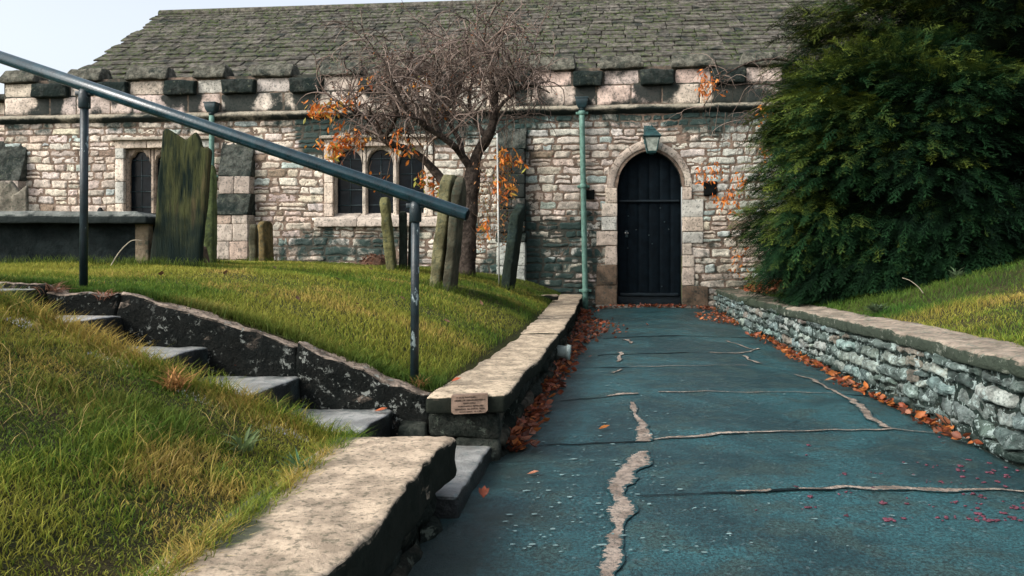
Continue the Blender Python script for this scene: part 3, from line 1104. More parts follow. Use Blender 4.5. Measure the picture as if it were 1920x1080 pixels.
# ------------------------------------------------------------------ handrail
hr = empty('handrail', P(780, 715, 4.68))
tag(hr, 'dark teal tubular handrail on two chipped posts beside the steps', 'handrail')
ho = P(780, 715, 4.68)
mb = MB()
A, B = P(876, 403, 4.62), P(160, 161, 5.02)
dr = (B - A) / np.linalg.norm(B - A)
E = A + dr * 3.6
tube(mb, [A - ho, A + dr * .005 - ho, A + (E - A) * .5 - ho, E - ho], [.034, .0365, .0365, .0365], 32)
mb.build('rail', M['rail'], hr)
mb = MB()
tube(mb, [A - dr * .002 - ho, A - dr * .0035 - ho], [.029, .029], 24)  # black disc paints the shade inside the tube
mb.build('open_end', M['void'], hr)
for px, base in ((779, 715), (158.5, 505), (-150, 0)):


    # where the rail passes over this post
    kx = (px - CX) / F
    t = (kx * A[1] - A[0]) / (dr[0] - kx * dr[1])
    top = A + dr * t
    zb = float(lawn_z(top[0], top[1])) - .03
    mb = MB()
    c = top - ho
    tube(mb, [(c[0] - .006, c[1], zb - ho[2]), (c[0] - .003, c[1], (zb + top[2]) / 2 - ho[2]), (c[0], c[1], c[2] - .03)], [.0235, .023, .0235], 20)
    po = mb.build('post', M['post'], hr)
    mb = MB()
    tube(mb, [(c[0], c[1], c[2] - .135), (c[0], c[1], c[2] - .13), (c[0], c[1], c[2] - .05), (c[0], c[1], c[2] - .02)], [.030, .034, .034, .028], 20)
    box(mb, (c[0] - .05, c[1] - .018, c[2] - .06), (c[0] + .05, c[1] + .018, c[2] - .032), r=.006)
    mb.build('socket', M['post'], po)

# ------------------------------------------------------------------ church
TH = math.atan(0.11)
cs, sn = math.cos(TH), math.sin(TH)
OX, OY = 258 / 1600 * 13.9, 13.9


def wu(px, y=0.0):
    k = (px - CX) / F
    return (k * (OY + y * cs) - OX - y * sn) / (cs + k * sn)


def wY(u, y=0.0):
    return OY - u * sn + y * cs


def wz(px, py, y=0.0):
    return CH + (HY - py) / F * wY(wu(px, y), y)


church = empty('church', (OX, OY, 0), -TH)
tag(church, 'old stone church front with battlements, arched black door and mullioned windows', 'church')

UL, UR = wu(8), 7.0
ZS = 3.36                                        # underside of the string course
win = []
for (p0, p1, t, b) in ((232, 381, 277, 409), (624, 796, 274, 406)):
    win.append((wu(p0), wu(p1), wz((p0 + p1) / 2, b), wz((p0 + p1) / 2, t)))
DW = 60 / 1600 * 13.9 + .0                       # half width of the doorway
DZ0, DZS = wz(1218, 572), wz(1218, 351)
e = .09
DR = DW + e


def arch_h(u, w=DW, ee=e):
    R_ = w + ee
    return DZS + np.sqrt(np.clip(R_ ** 2 - (np.abs(u) + ee) ** 2, 0, None))


DZA = float(arch_h(0.0))
BUT = [(wu(-30), wu(50)), (wu(419), wu(478)), (wu(934), wu(987))]
pipes_px = (1093, 397)


def spans(z, lo=UL, hi=UR, jamb=True):
    blocks = []
    for (a, b, c, d) in win:
        m = .15 if jamb else 0
        if c - (.16 if jamb else 0) < z < d + (.14 if jamb else 0):
            blocks.append((a - m, b + m))
    if z < DZS:
        m = .12 if jamb else 0
        blocks.append((-DW - m, DW + m))
    elif z < DZA + (.17 if jamb else 0):
        R_ = DR + (.17 if jamb else 0)
        h = z - DZS
        if h < R_:
            hw = math.sqrt(R_ ** 2 - h * h) - e
            if hw > 0:
                blocks.append((-hw, hw))
    out, s = [], lo
    for a, b in sorted(blocks):
        if a > s + .01:
            out.append((s, a))
        s = max(s, b)
    if s < hi:
        out.append((s, hi))
    return out


def wmap(s, z, d):
    return np.stack([s, -d, z], -1)


u988, u1090, u560, u620, u480, u820 = wu(988), wu(1095), wu(545), wu(622), wu(482), wu(820)


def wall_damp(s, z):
    d = .02 + .66 * sm(ZS - .45, ZS - .05, z) + .30 * fbm(p2(s * .9, z * 1.3), 3, 81)  # stains, plus a painted shade band below the string course
    d = d + (1.05 + .6 * fbm(p2(s * 6, z * 10), 2, 84)) * sm(u988 - .3, u988 + .2, s) * sm(u1090 + .9, u1090 - .3, s) * sm(2.2, 1.2, z + .25 * fbm(p2(s * 2, z * 2), 2, 85))
    d = d + .75 * sm(u560, u560 + .2, s) * sm(u620 + .2, u620 - .1, s) * sm(2.5, 2.85, z)
    d = d + .5 * sm(u480, u480 + .5, s) * sm(u988, u988 - .4, s) * sm(1.75, 1.2, z)
    d = d + .5 * sm(wu(560), wu(640), s) * sm(wu(940), wu(850), s) * sm(2.72, 2.95, z)
    d = d + .6 * sm(wu(920), wu(985), s) * sm(wu(1000), wu(988), s)
    d = d + .3 * sm(0, .8, s) * sm(1.0, .4, z)
    d = d + .3 * sm(.2, 1.2, s) * sm(1.5, .9, z)
    d = d - .2 * sm(wu(430), wu(330), s)
    return d


def wall_pal(sc, zc, R):
    n = len(sc)
    c = palette(R, n, [(.54, .45, .37), (.60, .515, .42), (.45, .38, .32), (.40, .44, .40), (.29, .215, .16), (.62, .55, .47)], (5, 5, 3, 1.3, 1.0, 3), .16)
    t = sm(-.4, .8, fbm(p2(sc * .9, zc * .9), 2, 71)) * sm(wu(560), wu(760), sc)
    g = np.array([.38, .45, .42]) * R.uniform(.8, 1.2, (n, 1))
    return c + (g - c) * (t * .55)[:, None]


mb = MB()
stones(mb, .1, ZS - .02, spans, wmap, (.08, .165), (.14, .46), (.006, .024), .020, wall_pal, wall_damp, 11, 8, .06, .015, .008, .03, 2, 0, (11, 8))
# mortar sheet with the openings left out
us = {UL, UR}
for a, b, c, d in win:
    us |= {a, b}
us |= set(np.linspace(-DW, DW, 33))
us |= set(np.linspace(UL, UR, 60))
us = sorted(us)
for a, b in zip(us[:-1], us[1:]):
    m = (a + b) / 2
    segs = [(-.3, 4.1)]
    for (wa, wb, wc, wd) in win:
        if wa < m < wb:
            segs = [(-.3, wc), (wd, 4.1)]
    if abs(m) < DW:
        for z0a, z0b, z1 in [(float(arch_h(a)), float(arch_h(b)), 4.1)]:
            V = [(a, 0, z0a), (b, 0, z0b), (b, 0, z1), (a, 0, z1)]
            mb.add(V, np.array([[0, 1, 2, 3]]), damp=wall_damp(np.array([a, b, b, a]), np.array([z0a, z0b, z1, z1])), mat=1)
        segs = []
    for z0, z1 in segs:
        nz = max(1, int((z1 - z0) / .25))
        zz = np.linspace(z0, z1, nz + 1)
        V = np.array([[(a, 0, z), (b, 0, z)] for z in zz]).reshape(-1, 3)
        k = np.arange(nz) * 2
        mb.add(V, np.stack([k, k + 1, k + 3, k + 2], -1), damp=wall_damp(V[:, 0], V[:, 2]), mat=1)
# returns and thickness of the building
mb.add([(UL, 0, -.3), (UL, 9, -.3), (UL, 9, 4.1), (UL, 0, 4.1)], np.array([[3, 2, 1, 0]]), mat=1)
mb.add([(UR, 0, -.3), (UR, 9, -.3), (UR, 9, 4.1), (UR, 0, 4.1)], np.array([[0, 1, 2, 3]]), mat=1)
# putlog holes: black blocks on the wall face paint the shade inside
mb.build('wall', [M['wall'], M['mortar']], church)
for (px, py, w, h) in ((1107, 365, .14, .16), (1331, 354, .20, .23)):
    u, z = wu(px), wz(px, py)
    mb = MB()
    rblock(mb, (u, -.022, z), (w, .05, h), .012, (4, 1, 4), .012, 12)
    mb.build('putlog_hole', M['void'], church)

# jambs, sills and lintels of dressed stone
apal = [(.55, .46, .37), (.60, .52, .43), (.48, .40, .33), (.47, .46, .41)]


def quoin(mb, u0, u1, z0, z1, pr=.03, col=None, damp=None, amp=.005):
    c = np.array(random.choice(apal)) * random.uniform(.9, 1.1) if col is None else np.array(col)
    d = -.2 if damp is None else damp
    y0 = .06
    p, q = rbox(u1 - u0 - .008, y0 + pr, z1 - z0 - .008, .012, (4, 2, 4))
    p = rough(p, amp, 9, random.randrange(999), rng.random(3) * 30)
    mb.add(p + np.array([(u0 + u1) / 2, (y0 - pr) / 2, (z0 + z1) / 2]), q, c, d)


for wi, (a, b, c, d) in enumerate(win):
    mb = MB()
    for side in (-1, 1):
        e0 = a if side < 0 else b
        z = c
        while z < d - .02:
            h = min(random.uniform(.22, .42), d - z)
            if d - (z + h) < .12:
                h = d - z
            w = .15
            u0, u1 = (e0 - w, e0 + .012) if side < 0 else (e0 - .012, e0 + w)
            quoin(mb, u0, u1, z, z + h, .024 + .004 * random.random())
            z += h
    # lintel stones and label
    u = a - .15
    while u < b + .15 - .01:
        w = min(random.uniform(.5, .8), b + .15 - u)
        if b + .15 - (u + w) < .25:
            w = b + .15 - u
        quoin(mb, u, u + w, d - .006, d + .13, .022, damp=.1)
        u += w
    p, q = rbox(b - a + .42, .1, .055, .014, (30, 2, 1))
    mb.add(rough(p, .007, 6, 3) + np.array([(a + b) / 2, -.045, d + .155]), q, (.36, .32, .26), .25 if wi else .0)
    # sill: sloping slab in three stones
    us_ = np.linspace(a - .30, b + .36, 4) if wi else np.linspace(a - .2, b + .2, 3)
    for ua, ub in zip(us_[:-1], us_[1:]):
        p, q = rbox(ub - ua - .006, .34, .17, .018, (6, 6, 3))
        tt = (p[:, 1] / .34 + .5)
        p[:, 2] += -.085 + .12 * (tt - .25) * (p[:, 2] > 0)
        mb.add(rough(p, .006, 8, random.randrange(99)) + np.array([(ua + ub) / 2, .07, c - .005]), q, np.array((.45, .39, .33)) * random.uniform(.92, 1.08), -.1)
    mb.build('window_surround', M['ashlar'], church)

    # tracery: three arched lights
    mb = MB()
    nl = 3
    mu = .085
    lw_ = (b - a - 2 * .03 - (nl - 1) * mu) / nl
    rise = .26 if wi else .24
    y0, y1 = .09, .20
    tc = (.47, .41, .34) if wi else (.34, .27, .21)
    spring = d - .045 - rise
    panes = []
    Wn = None
    for k in range(nl):
        l0 = a + .03 + k * (lw_ + mu)
        l1 = l0 + lw_
        uu = np.linspace(l0, l1, 25)
        tpar = np.abs((uu - (l0 + l1) / 2) / (lw_ / 2))
        if wi:
            zz = spring + rise * np.sqrt(np.clip(1 - tpar ** 2.1, 0, 1)) ** 1.05
        else:                                    # cusped heads
            zz = spring + rise * np.sqrt(np.clip(1 - tpar ** 2, 0, 1)) - .045 * np.exp(-((tpar - .62) / .13) ** 2)
        zt = np.full_like(zz, d + .01)
        z15 = np.minimum(zz + .03, d)
        z0_ = np.stack([uu, np.full_like(uu, y0 + .035), zz], -1)
        zc = np.stack([uu, np.full_like(uu, y0), z15], -1)
        zu = np.stack([uu, np.full_like(uu, y0), zt], -1)
        zb = np.stack([uu, np.full_like(uu, y1), zz], -1)
        V = np.concatenate([zb, z0_, zc, zu])
        m = 25
        i = np.arange(m - 1)
        fs = [np.stack([i + r * m, i + 1 + r * m, i + 1 + (r + 1) * m, i + (r + 1) * m], -1) for r in range(3)]
        mb.add(V, fs, tc, .0 if wi else .25)
        panes.append((l0, l1))
    # mullions and outer strips
    xs = [(a - .01, a + .03)] + [(panes[k][1], panes[k + 1][0]) for k in range(nl - 1)] + [(b - .03, b + .01)]
    for j, (u0, u1) in enumerate(xs):
        w = u1 - u0
        um = (u0 + u1) / 2
        zlo, zhi = c + .02, d + .008
        prof = [(-w / 2, y1), (-w / 2 - .002, y0 + .04), (-w * .22, y0 - .006), (w * .22, y0 - .006), (w / 2 + .002, y0 + .04), (w / 2, y1)]
        V, nzs = [], 12
        for z in np.linspace(zlo, zhi, nzs):
            for (pu, py_) in prof:
                V.append((um + pu, py_ - .003, z))
        mb.add(rough(np.array(V), .0025, 12, j), grid_faces(nzs, 6, flip=True), np.array(tc) * 1.03, -.1 if wi else .15)
    wn = mb.build('window', M['ashlar'], church, smooth=False)
    for (l0, l1) in panes:
        g = MB()
        nu, nz_ = 4, 8
        zs_ = np.linspace(c, d, nz_)
        U, Z = np.meshgrid(np.linspace(l0 - .015, l1 + .015, nu), zs_, indexing='ij')
        g.add(np.stack([U, .185 + .004 * vn(p2(U * 9, Z * 9), wi), Z], -1), grid_faces(nu, nz_), (.01, .012, .015))
        g.build('pane', M['pane'], wn)
    g = MB()
    for z in np.linspace(c + .2, d - .2, 4):
        tube(g, [(a, .165, z), ((a + b) / 2, .163, z + .004), (b, .165, z)], .0055, 6)
    for (l0, l1) in panes:
        um = (l0 + l1) / 2
        tube(g, [(um, .172, c), (um, .172, d - .1)], .004, 6)
    g.build('saddle_bars', M['hopper'], wn)
    # reveal
    g = MB()
    for (V) in ([(a, 0, c), (a, .22, c), (a, .22, d), (a, 0, d)], [(b, 0, c), (b, 0, d), (b, .22, d), (b, .22, c)], [(a, 0, d), (a, .22, d), (b, .22, d), (b, 0, d)]):
        g.add(V, np.array([[0, 1, 2, 3]]), (.3, .25, .2), .1)
    g.build('reveal', M['ashlar'], wn, smooth=False)

# door surround
mb = MB()
for side in (-1, 1):
    z = DZ0 - .1
    k = 0
    while z < DZS - .03:
        h = min(.42 if k == 0 else random.uniform(.16, .34), DZS - z)
        if DZS - (z + h) < .1:
            h = DZS - z
        w = (.42 if side > 0 else .36) if k == 0 else random.choice((.16, .26, .34, .2))
        u0, u1 = (side * DW, side * (DW + w))
        u0, u1 = min(u0, u1), max(u0, u1)
        if k == 0 or (side < 0 and k == 1):
            col, dm = (.14, .10, .07), .25
        else:
            col, dm = None, (-.15 if z > .9 else .15)
        quoin(mb, u0 - (.0 if side > 0 else 0), u1, z, z + h, .03 + .008 * random.random(), col, dm, .008)
        z += h
        k += 1


def ring(mb, r0, r1, t0, t1, y0, y1, col, damp, n=9, outw=0.0):
    """one arch stone between angles t0..t1 of the right-hand (side=+1) or left-hand arc"""
    pass


for side in (-1, 1):
    tmax = math.acos(e / (DR + .08))
    brk = [0, .28, .55, .8, 1.0] if side > 0 else [0, .36, .68, 1.0]
    for j, (t0, t1) in enumerate(zip(brk[:-1], brk[1:])):
        T = np.linspace(t0 + .004, t1 - .004, 8)
        ow = (.135 if side > 0 else .15)
        rows = []
        for (dr_, yy) in ((0.0, .19), (0.0, .075), (.002, .072), (.052, -.012), (.056, -.016), (ow + .02, -.02), (ow + .026, -.016), (ow + .028, .03)):
            ext = 1 + (.10 * (T ** 6) if dr_ > .08 else 0) * 0
            ang = np.array([t * math.acos(np.clip(e / (DR + dr_), -1, 1)) if False else t * (math.pi / 2 - 0) for t in T])
            r_ = DR + dr_ - .002
            # angle measured from springing (0) to apex
            amax = math.acos(e / r_)
            an = (1 - T) * 0 + T * amax
            uu = -e + r_ * np.cos(an)
            zz = DZS + r_ * np.sin(an)
            rows.append(np.stack([side * np.maximum(uu, .0), np.full_like(uu, yy), zz], -1))
        V = np.stack(rows, 0)
        V = rough(V.reshape(-1, 3), .006, 9, 10 * j + side + 5)
        col = np.array(random.choice(apal)) * random.uniform(.85, 1.0)
        mb.add(V, grid_faces(8, 8, flip=(side > 0)), col, np.repeat(np.array([.8, .8, .7, .4, -.15, -.2, -.15, 0]), 8))
# threshold
rblock(mb, (0, -.06, DZ0 - .06), (DW * 2 + .7, .42, .12), .02, (20, 4, 2), .008, 6, 0, (.13, .12, .10), .35)
mb.build('door_surround', M['ashlar'], church)

# dark hollow order inside the arch + door leaf
mb = MB()
npl = 6
pw_ = 2 * DW / npl
yd = .165
for k in range(npl):
    a, b = -DW + k * pw_ + .003, -DW + (k + 1) * pw_ - .003
    uu = np.linspace(a, b, 7)
    top = arch_h(uu)
    prof = np.array([.012, .002, 0, 0, 0, .002, .012])
    nz_ = 14
    T = np.linspace(0, 1, nz_)
    V = np.stack([np.stack([uu, yd + prof + .002 * vn(p2(uu * 3, uu * 0 + t * 9), k), DZ0 + (top - DZ0) * t], -1) for t in T], 1)
    mb.add(V, grid_faces(7, nz_))
mb.add([(-DW, yd + .02, DZ0), (DW, yd + .02, DZ0), (DW, yd + .02, DZA), (-DW, yd + .02, DZA)], np.array([[0, 1, 2, 3]]))
door = mb.build('door', M['door'], church)
tag(door, 'black planked arched door')
mb = MB()
zr = wz(1218, 376)
rblock(mb, (0, yd - .02, zr), (2 * DW - .06, .05, .035), .008, (12, 1, 1), .001, 5)
mb.build('rail', M['kick'], door)
mb = MB()
zr = wz(1218, 553)
rblock(mb, (0, yd - .03, zr), (2 * DW - .1, .075, .05), .012, (16, 2, 2), .003, 9)
mb.build('weatherboard', M['kick'], door)
mb = MB()
rblock(mb, (0, yd - .012, (zr - .03 + DZ0) / 2), (2 * DW - .02, .035, zr - .03 - DZ0), .006, (10, 1, 2), .001, 5)
mb.build('kickboard', M['kick'], door)
mb = MB()
uh, zh = wu(1175, yd), wz(1176, 437, yd)
box(mb, (uh - .022, yd - .012, zh - .07), (uh + .022, yd - .001, zh + .04), r=.003)
hd = mb.build('lock_plate', M['hopper'], door)
mb = MB()
tube(mb, [(uh - .02, yd - .015, zh), (uh - .02, yd - .05, zh)], [.012, .016], 12)
tube(mb, [(uh + .016, yd - .015, zh), (uh + .016, yd - .045, zh), (uh + .028, yd - .05, zh - .002)], [.009, .009, .009], 10)
mb.build('handle', M['metal'], hd)
for (px, py) in ((1217, 441), (1238, 390), (1178, 405), (1193, 431), (1254, 430), (1223, 457), (1246, 416), (1241, 537), (1177, 465)):
    u, z = wu(px, yd), wz(px, py, yd)
    mb = MB()
    p, q = rbox(.02, .016, .02, .007, (1, 1, 1))
    mb.add(p + np.array([u, yd - .006, z]), q)
    mb.build('stud', M['hopper'], door)

# string course
mb = MB()
prof = [(.02, ZS - .03), (-.02, ZS - .02), (-.05, ZS + .01), (-.105, ZS + .035), (-.115, ZS + .07), (-.10, ZS + .085), (-.02, ZS + .125), (.02, ZS + .13)]
nu = 260
uu = np.linspace(UL - .09, UR, nu)
V = np.array([[(u, y_, z_) for (y_, z_) in prof] for u in uu])
V = rough(V.reshape(-1, 3), .008, 7, 5)
bld = np.repeat((.3 * vn(p2(uu * 1.5, uu * 0), 6)), len(prof)) + np.tile([.9, 1.0, 1.0, .85, .5, .4, .4, .5], nu)  # underside darkened for moss and for the shadow band put into the colour
mb.add(V, grid_faces(nu, len(prof), flip=False), np.repeat(np.array([[.30, .27, .21]]), len(V), 0), bld - .15)
mb.build('string_course', M['ashlar'], church)

# parapet: merlons and embrasures
ZE, ZM = 3.80, 4.06
emb = []
pxs = [(64, 131), (186, 242), (310, 370), (419, 480), (545, 605)]
emb = [((wu(a) + wu(b)) / 2, (wu(b) - wu(a)) / 2) for a, b in pxs]
u = emb[-1][0] + 1.13
for px in (1102, 1232, 1362):
    pass
right = [((wu(a) + wu(b)) / 2, (wu(b) - wu(a)) / 2) for a, b in ((1074, 1130), (1200, 1264), (1334, 1397))]
n_mid = int(round((right[0][0] - emb[-1][0]) / 1.13))
for k in range(1, n_mid):
    emb.append((emb[-1][0] * 1.0 + (right[0][0] - emb[4][0]) / n_mid, .265))
emb += right
while emb[-1][0] < UR - 1.5:
    emb.append((emb[-1][0] + 1.13, .27))


def par_damp(s, z):
    d = .20 + .6 * fbm(p2(s * 2.6, z * .9), 3, 83)
    for (uc, hw) in emb:
        w = hw * (1.0 - .35 * sm(ZE - .05, ZS + .1, z)) * (.75 + .5 * vn(p2(np.full_like(s, uc), s * 0), 3))
        d = d + 1.25 * sm(w + .12, w - .1, np.abs(s - uc)) * sm(ZS + .0, ZE - .05, z)
    d = d + .4 * sm(ZS + .30, ZS + .12, z)
    d = d + .28 * sm(u988, u988 + 1, s) - .2 * sm(wu(500), wu(200), s)
    return d


def par_pal(sc, zc, R):
    return palette(R, len(sc), [(.56, .455, .38), (.61, .51, .43), (.52, .43, .36), (.53, .49, .43)], (4, 4, 2, 2), .08)


mb = MB()
stones(mb, ZS + .125, ZE + .01, lambda z: [(UL, UR)], wmap, (.27, .33), (.5, .95), (.012, .018), .005, par_pal, par_damp, 14, 10, .01, .003, .003, .004, 5, 0, (30, 20))


def mer_spans(z):
    out, s = [], UL
    for uc, hw in sorted(emb):
        out.append((s, uc - hw))
        s = uc + hw
    out.append((s, UR))
    return out


stones(mb, ZE + .01, ZM, mer_spans, wmap, (.25, .26), (.4, .8), (.006, .012), .010, par_pal, lambda s, z: -.02 + .38 * sm(u988, u988 + .8, s) + .6 * vn(p2(s * 2.2, z * 2), 9), 10, 8, .01, .003, .003, .004, 6, 0, (30, 20))
# core of the merlons and parapet behind the facing stones
for (a, b) in mer_spans(0):
    box(mb, (a, .003, ZE - .1), (b, .32, ZM), (.3, .25, .22), .3, r=.005)
box(mb, (UL, .004, ZS + .05), (UR, .33, ZE - .02), (.3, .25, .22), .3, r=.005)
mb.build('parapet', M['ashlar'], church)
for (a, b) in mer_spans(0):
    mb = MB()
    w = b - a + .10

    def wp(p):
        t = p[:, 2] / .24 + .5
        p = p.copy()
        p[:, 1] *= 1 - .75 * np.clip(t - .25, 0, 1)
        p[:, 0] *= 1 - .10 * np.clip(t - .3, 0, 1)
        return p
    rblock(mb, ((a + b) / 2, .15, ZM + .125), (w, .50, .24), .025, (8, 6, 5), .014, 6, 0, (.13, .125, .10), .3, 0, wp)
    mb.build('merlon_coping', M['coping'], church)
for uc, hw in emb:
    mb = MB()

    def wp(p):
        t = p[:, 1] / .5 + .5
        p = p.copy()
        p[:, 2] += .10 * (t - .15) * (p[:, 2] > 0)
        return p
    rblock(mb, (uc, .135, ZE + .115), (hw * 2 - .012, .50, .25), .03, (7, 6, 4), .016, 6, 0, (.035, .04, .036), .55, 0, wp)
    mb.build('embrasure_coping', M['coping'], church)

# stone-tiled roof behind the parapet
mb = MB()
R = np.random.default_rng(17)
y_, z_ = .45, 3.75
sl = math.radians(33)
row = 0
while row < 22:
    st = .30 - .006 * row
    u = UL + .25 + R.uniform(-.1, .1)
    while u < UR:
        w = R.uniform(.22, .5)
        p, q = rbox(w - .012, st * 1.45, .035, .012, (2, 2, 1))
        p = rough(p, .01, 6, R.integers(99), R.random(3) * 20)
        a = sl - .10 + R.uniform(-.02, .02)
        c_, s_ = math.cos(a), math.sin(a)
        pp = np.stack([p[:, 0], p[:, 1] * c_ - p[:, 2] * s_, p[:, 1] * s_ + p[:, 2] * c_], -1)
        mb.add(pp + np.array([u + w / 2, y_ + st * .6 * math.cos(sl), z_ + st * .6 * math.sin(sl) + R.uniform(0, .012)]), q,
               np.array([.11, .10, .085]) * R.uniform(.7, 1.3), R.uniform(.0, .5))
        u += w
    y_ += st * math.cos(sl)
    z_ += st * math.sin(sl)
    row += 1
tube(mb, [(UL + .25, y_ + .05, z_ + .02), (UR, y_ + .05, z_ + .02)], .11, 10, (.12, .11, .09), .2)
mb.add([(UL + .25, .4, 3.6), (UR, .4, 3.6), (UR, y_, z_ - .06), (UL + .25, y_, z_ - .06), (UL + .25, y_ + 5, 3.4), (UR, y_ + 5, 3.4)],
       np.array([[0, 1, 2, 3], [3, 2, 5, 4]]), (.05, .05, .045), .3)
mb.add([(UL + .25, .4, 3.6), (UL + .25, y_, z_ - .06), (UL + .25, y_ + 5, 3.4)], np.array([[0, 1, 2]]), (.3, .26, .22), .1)
mb.build('roof', M['rooftile'], church, smooth=False)

# lower recessed bay at the far left
mb = MB()
UL2 = UL - 4.5
y2 = .55
m2 = lambda s, z, d: np.stack([s, y2 - d, z], -1)
stones(mb, .1, 3.35, lambda z: [(UL2, UL + .0)], m2, (.09, .16), (.2, .45), (.01, .03), .02, wall_pal, lambda s, z: -.05 + 0 * s, 7, 5, .2, .014, .006, .03, 23)
stones(mb, 3.35, 3.84, lambda z: [(UL2, UL + .0)], m2, (.24, .25), (.4, .8), (.01, .02), .012, par_pal, lambda s, z: .1 + 0 * s, 7, 5, .03, .006, .004, .01, 24)
mb.add([(UL2, y2, -.3), (UL, y2, -.3), (UL, y2, 3.85), (UL2, y2, 3.85)], np.array([[0, 1, 2, 3]]), damp=.2, mat=1)
mb.add([(UL2, y2, 3.85), (UL, y2, 3.85), (UL, y2 + 5, 3.85), (UL2, y2 + 5, 3.85)], np.array([[0, 1, 2, 3]]), damp=.2, mat=1)
mb.build('side_bay', [M['wall'], M['mortar']], church)
mb = MB()
rblock(mb, ((UL2 + UL) / 2, y2 + .05, 3.90), (UL - UL2, .5, .12), .03, (30, 4, 2), .015, 6, 0, (.07, .07, .06), .5)
mb.build('side_bay_coping', M['coping'], church)

# buttresses
for i, (a, b) in enumerate(BUT):
    mb = MB()
    w = b - a
    um = (a + b) / 2
    zt = wz((25, 445, 960)[i], (264, 262, 236)[i])
    zm = wz((25, 445, 960)[i], (395, 365, 436)[i])
    zl = wz((25, 445, 960)[i], (420, 404, 454)[i])
    pr1, pr0 = (.30, .20) if i != 2 else (.24, .20)
    # lower stage as ashlar blocks
    z = .3
    while z < zl - .01:
        h = min(random.uniform(.24, .36), zl - z)
        if zl - (z + h) < .12:
            h = zl - z
        if random.random() < .5 or z < 0:
            parts = [(a, b)]
        else:
            m_ = a + w * random.uniform(.4, .6)
            parts = [(a, m_), (m_, b)]
        for (q0, q1) in parts:
            c_ = np.array(random.choice([(.40, .31, .25), (.36, .28, .22), (.42, .36, .30)]))
            dmp_ = .1 if i == 1 else (.25 if i == 0 else .0)
            if i == 2:
                c_ = np.array((.42, .44, .40))
            p, q = rbox(q1 - q0 - .006, pr1 + .06, h - .006, .014, (5, 3, 4))
            mb.add(rough(p, .007, 8, random.randrange(99), rng.random(3) * 9) + np.array([(q0 + q1) / 2, -pr1 / 2 + .03, z + h / 2]), q, c_, dmp_)
        z += h
    # weathered set-off, upper stage, sloping top

    def wedge(p, hh, pr):
        p = p.copy()
        t = np.clip(p[:, 2] / hh + .5, 0, 1)
        bk = p[:, 1].max()
        p[:, 1] = bk + (p[:, 1] - bk) * (1 - pr * t)
        return p
    hh = zm - zl
    p, q = rbox(w + .03, pr1 + .09, hh, .02, (6, 6, 6))
    mb.add(rough(wedge(p, hh, .32), .014, 7, 3 + i) + np.array([um, -pr1 / 2 + .02, zl + hh / 2]), q, (.06, .065, .055), .4, 1)
    z = zm + .002
    zs2 = wz((25, 445, 960)[i], (340, 332, 282)[i])
    while z < zs2 - .02:
        h = min(random.uniform(.16, .26), zs2 - z)
        if zs2 - (z + h) < .1:
            h = zs2 - z
        m_ = a + w * random.uniform(.35, .65)
        for (q0, q1) in ((a + .005, m_), (m_, b - .005)):
            p, q = rbox(q1 - q0 - .004, pr0 + .05, h - .006, .014, (4, 3, 4))
            mb.add(rough(p, .008, 8, random.randrange(99), rng.random(3) * 9) + np.array([(q0 + q1) / 2, -pr0 / 2 + .02, z + h / 2]), q,
                   np.array((.38, .32, .27)) * random.uniform(.8, 1.1), (.35, .2, .75)[i])
        z += h
    hh = zt - zs2
    p, q = rbox(w + .02, pr0 + .06, hh, .02, (6, 6, 8))
    p = wedge(p, hh, .85)
    mb.add(rough(p, .014, 7, 9 + i) + np.array([um, -pr0 / 2 + .02, zs2 + hh / 2]), q, (.07, .075, .065), .35, 1)
    mb.build('buttress', [M['ashlar'], M['coping']], church)


# things fixed to the front: drainpipes, lantern
def local(u, y, z):
    return np.array([OX + u * cs + y * sn, OY - u * sn + y * cs, z])


for i, (px0, py0, px1, py1, lab) in enumerate(((1091, 206, 1098, 583, 'green drainpipe with a black hopper between the leaning dark gravestone and the black door'),
                                              (397, 214, 397, 505, 'green drainpipe mostly hidden behind the tall streaked gravestone'))):
    u0, u1 = wu(px0, -.1), wu(px1, -.1)
    z0, z1 = wz(px0, py0, -.1), wz(px1, py1, -.1)
    o = empty('drainpipe', local(u1, -.1, z1), -TH)
    tag(o, lab, 'drainpipe', 'drainpipes on the church front')
    du, dz = u0 - u1, z0 - z1
    mb = MB()
    n_ = 14
    T = np.linspace(0, 1, n_)
    tube(mb, np.stack([du * T, np.zeros(n_), dz * T], -1), .045, 20)
    mb.build('pipe', M['pipe'], o)
    for t in ((.10, .62, .985) if i == 0 else (.1, .6)):
        mb = MB()
        tube(mb, [(du * t, 0, dz * t - .035), (du * t, 0, dz * t - .03), (du * t, 0, dz * t + .03), (du * t, 0, dz * t + .035)], [.05, .058, .058, .05], 20)
        for s_ in (-1, 1):
            box(mb, (du * t + s_ * .05, .01, dz * t - .02), (du * t + s_ * .10, .095, dz * t + .02), r=.006)
        mb.build('collar', M['pipe'], o)
    mb = MB()
    tube(mb, [(du, 0, dz - .02), (du, 0, dz + .03), (du, 0, dz + .05)], [.05, .055, .04], 16)
    p, q = rbox(.20, .18, .17, .012, (3, 3, 3))
    t = p[:, 2] / .17 + .5
    p[:, 0] *= .62 + .38 * sm(.0, .55, t)
    p[:, 1] *= .7 + .3 * sm(0, .55, t)
    mb.add(p + np.array([du, .0, dz + .11]), q)
    box(mb, (du - .11, -.10, dz + .175), (du + .11, .1, dz + .20), r=.008)
    mb.build('hopper', M['hopper'], o)

lx, lyo = wu(1222, -.22), -.22
zt_, zb_ = wz(1222, 236, -.22), wz(1222, 287, -.22)
o = empty('wall_lantern', local(lx, lyo, zb_), -TH)
tag(o, 'tapered verdigris lantern on a bracket above the arched door', 'lantern')
H_ = zt_ - zb_


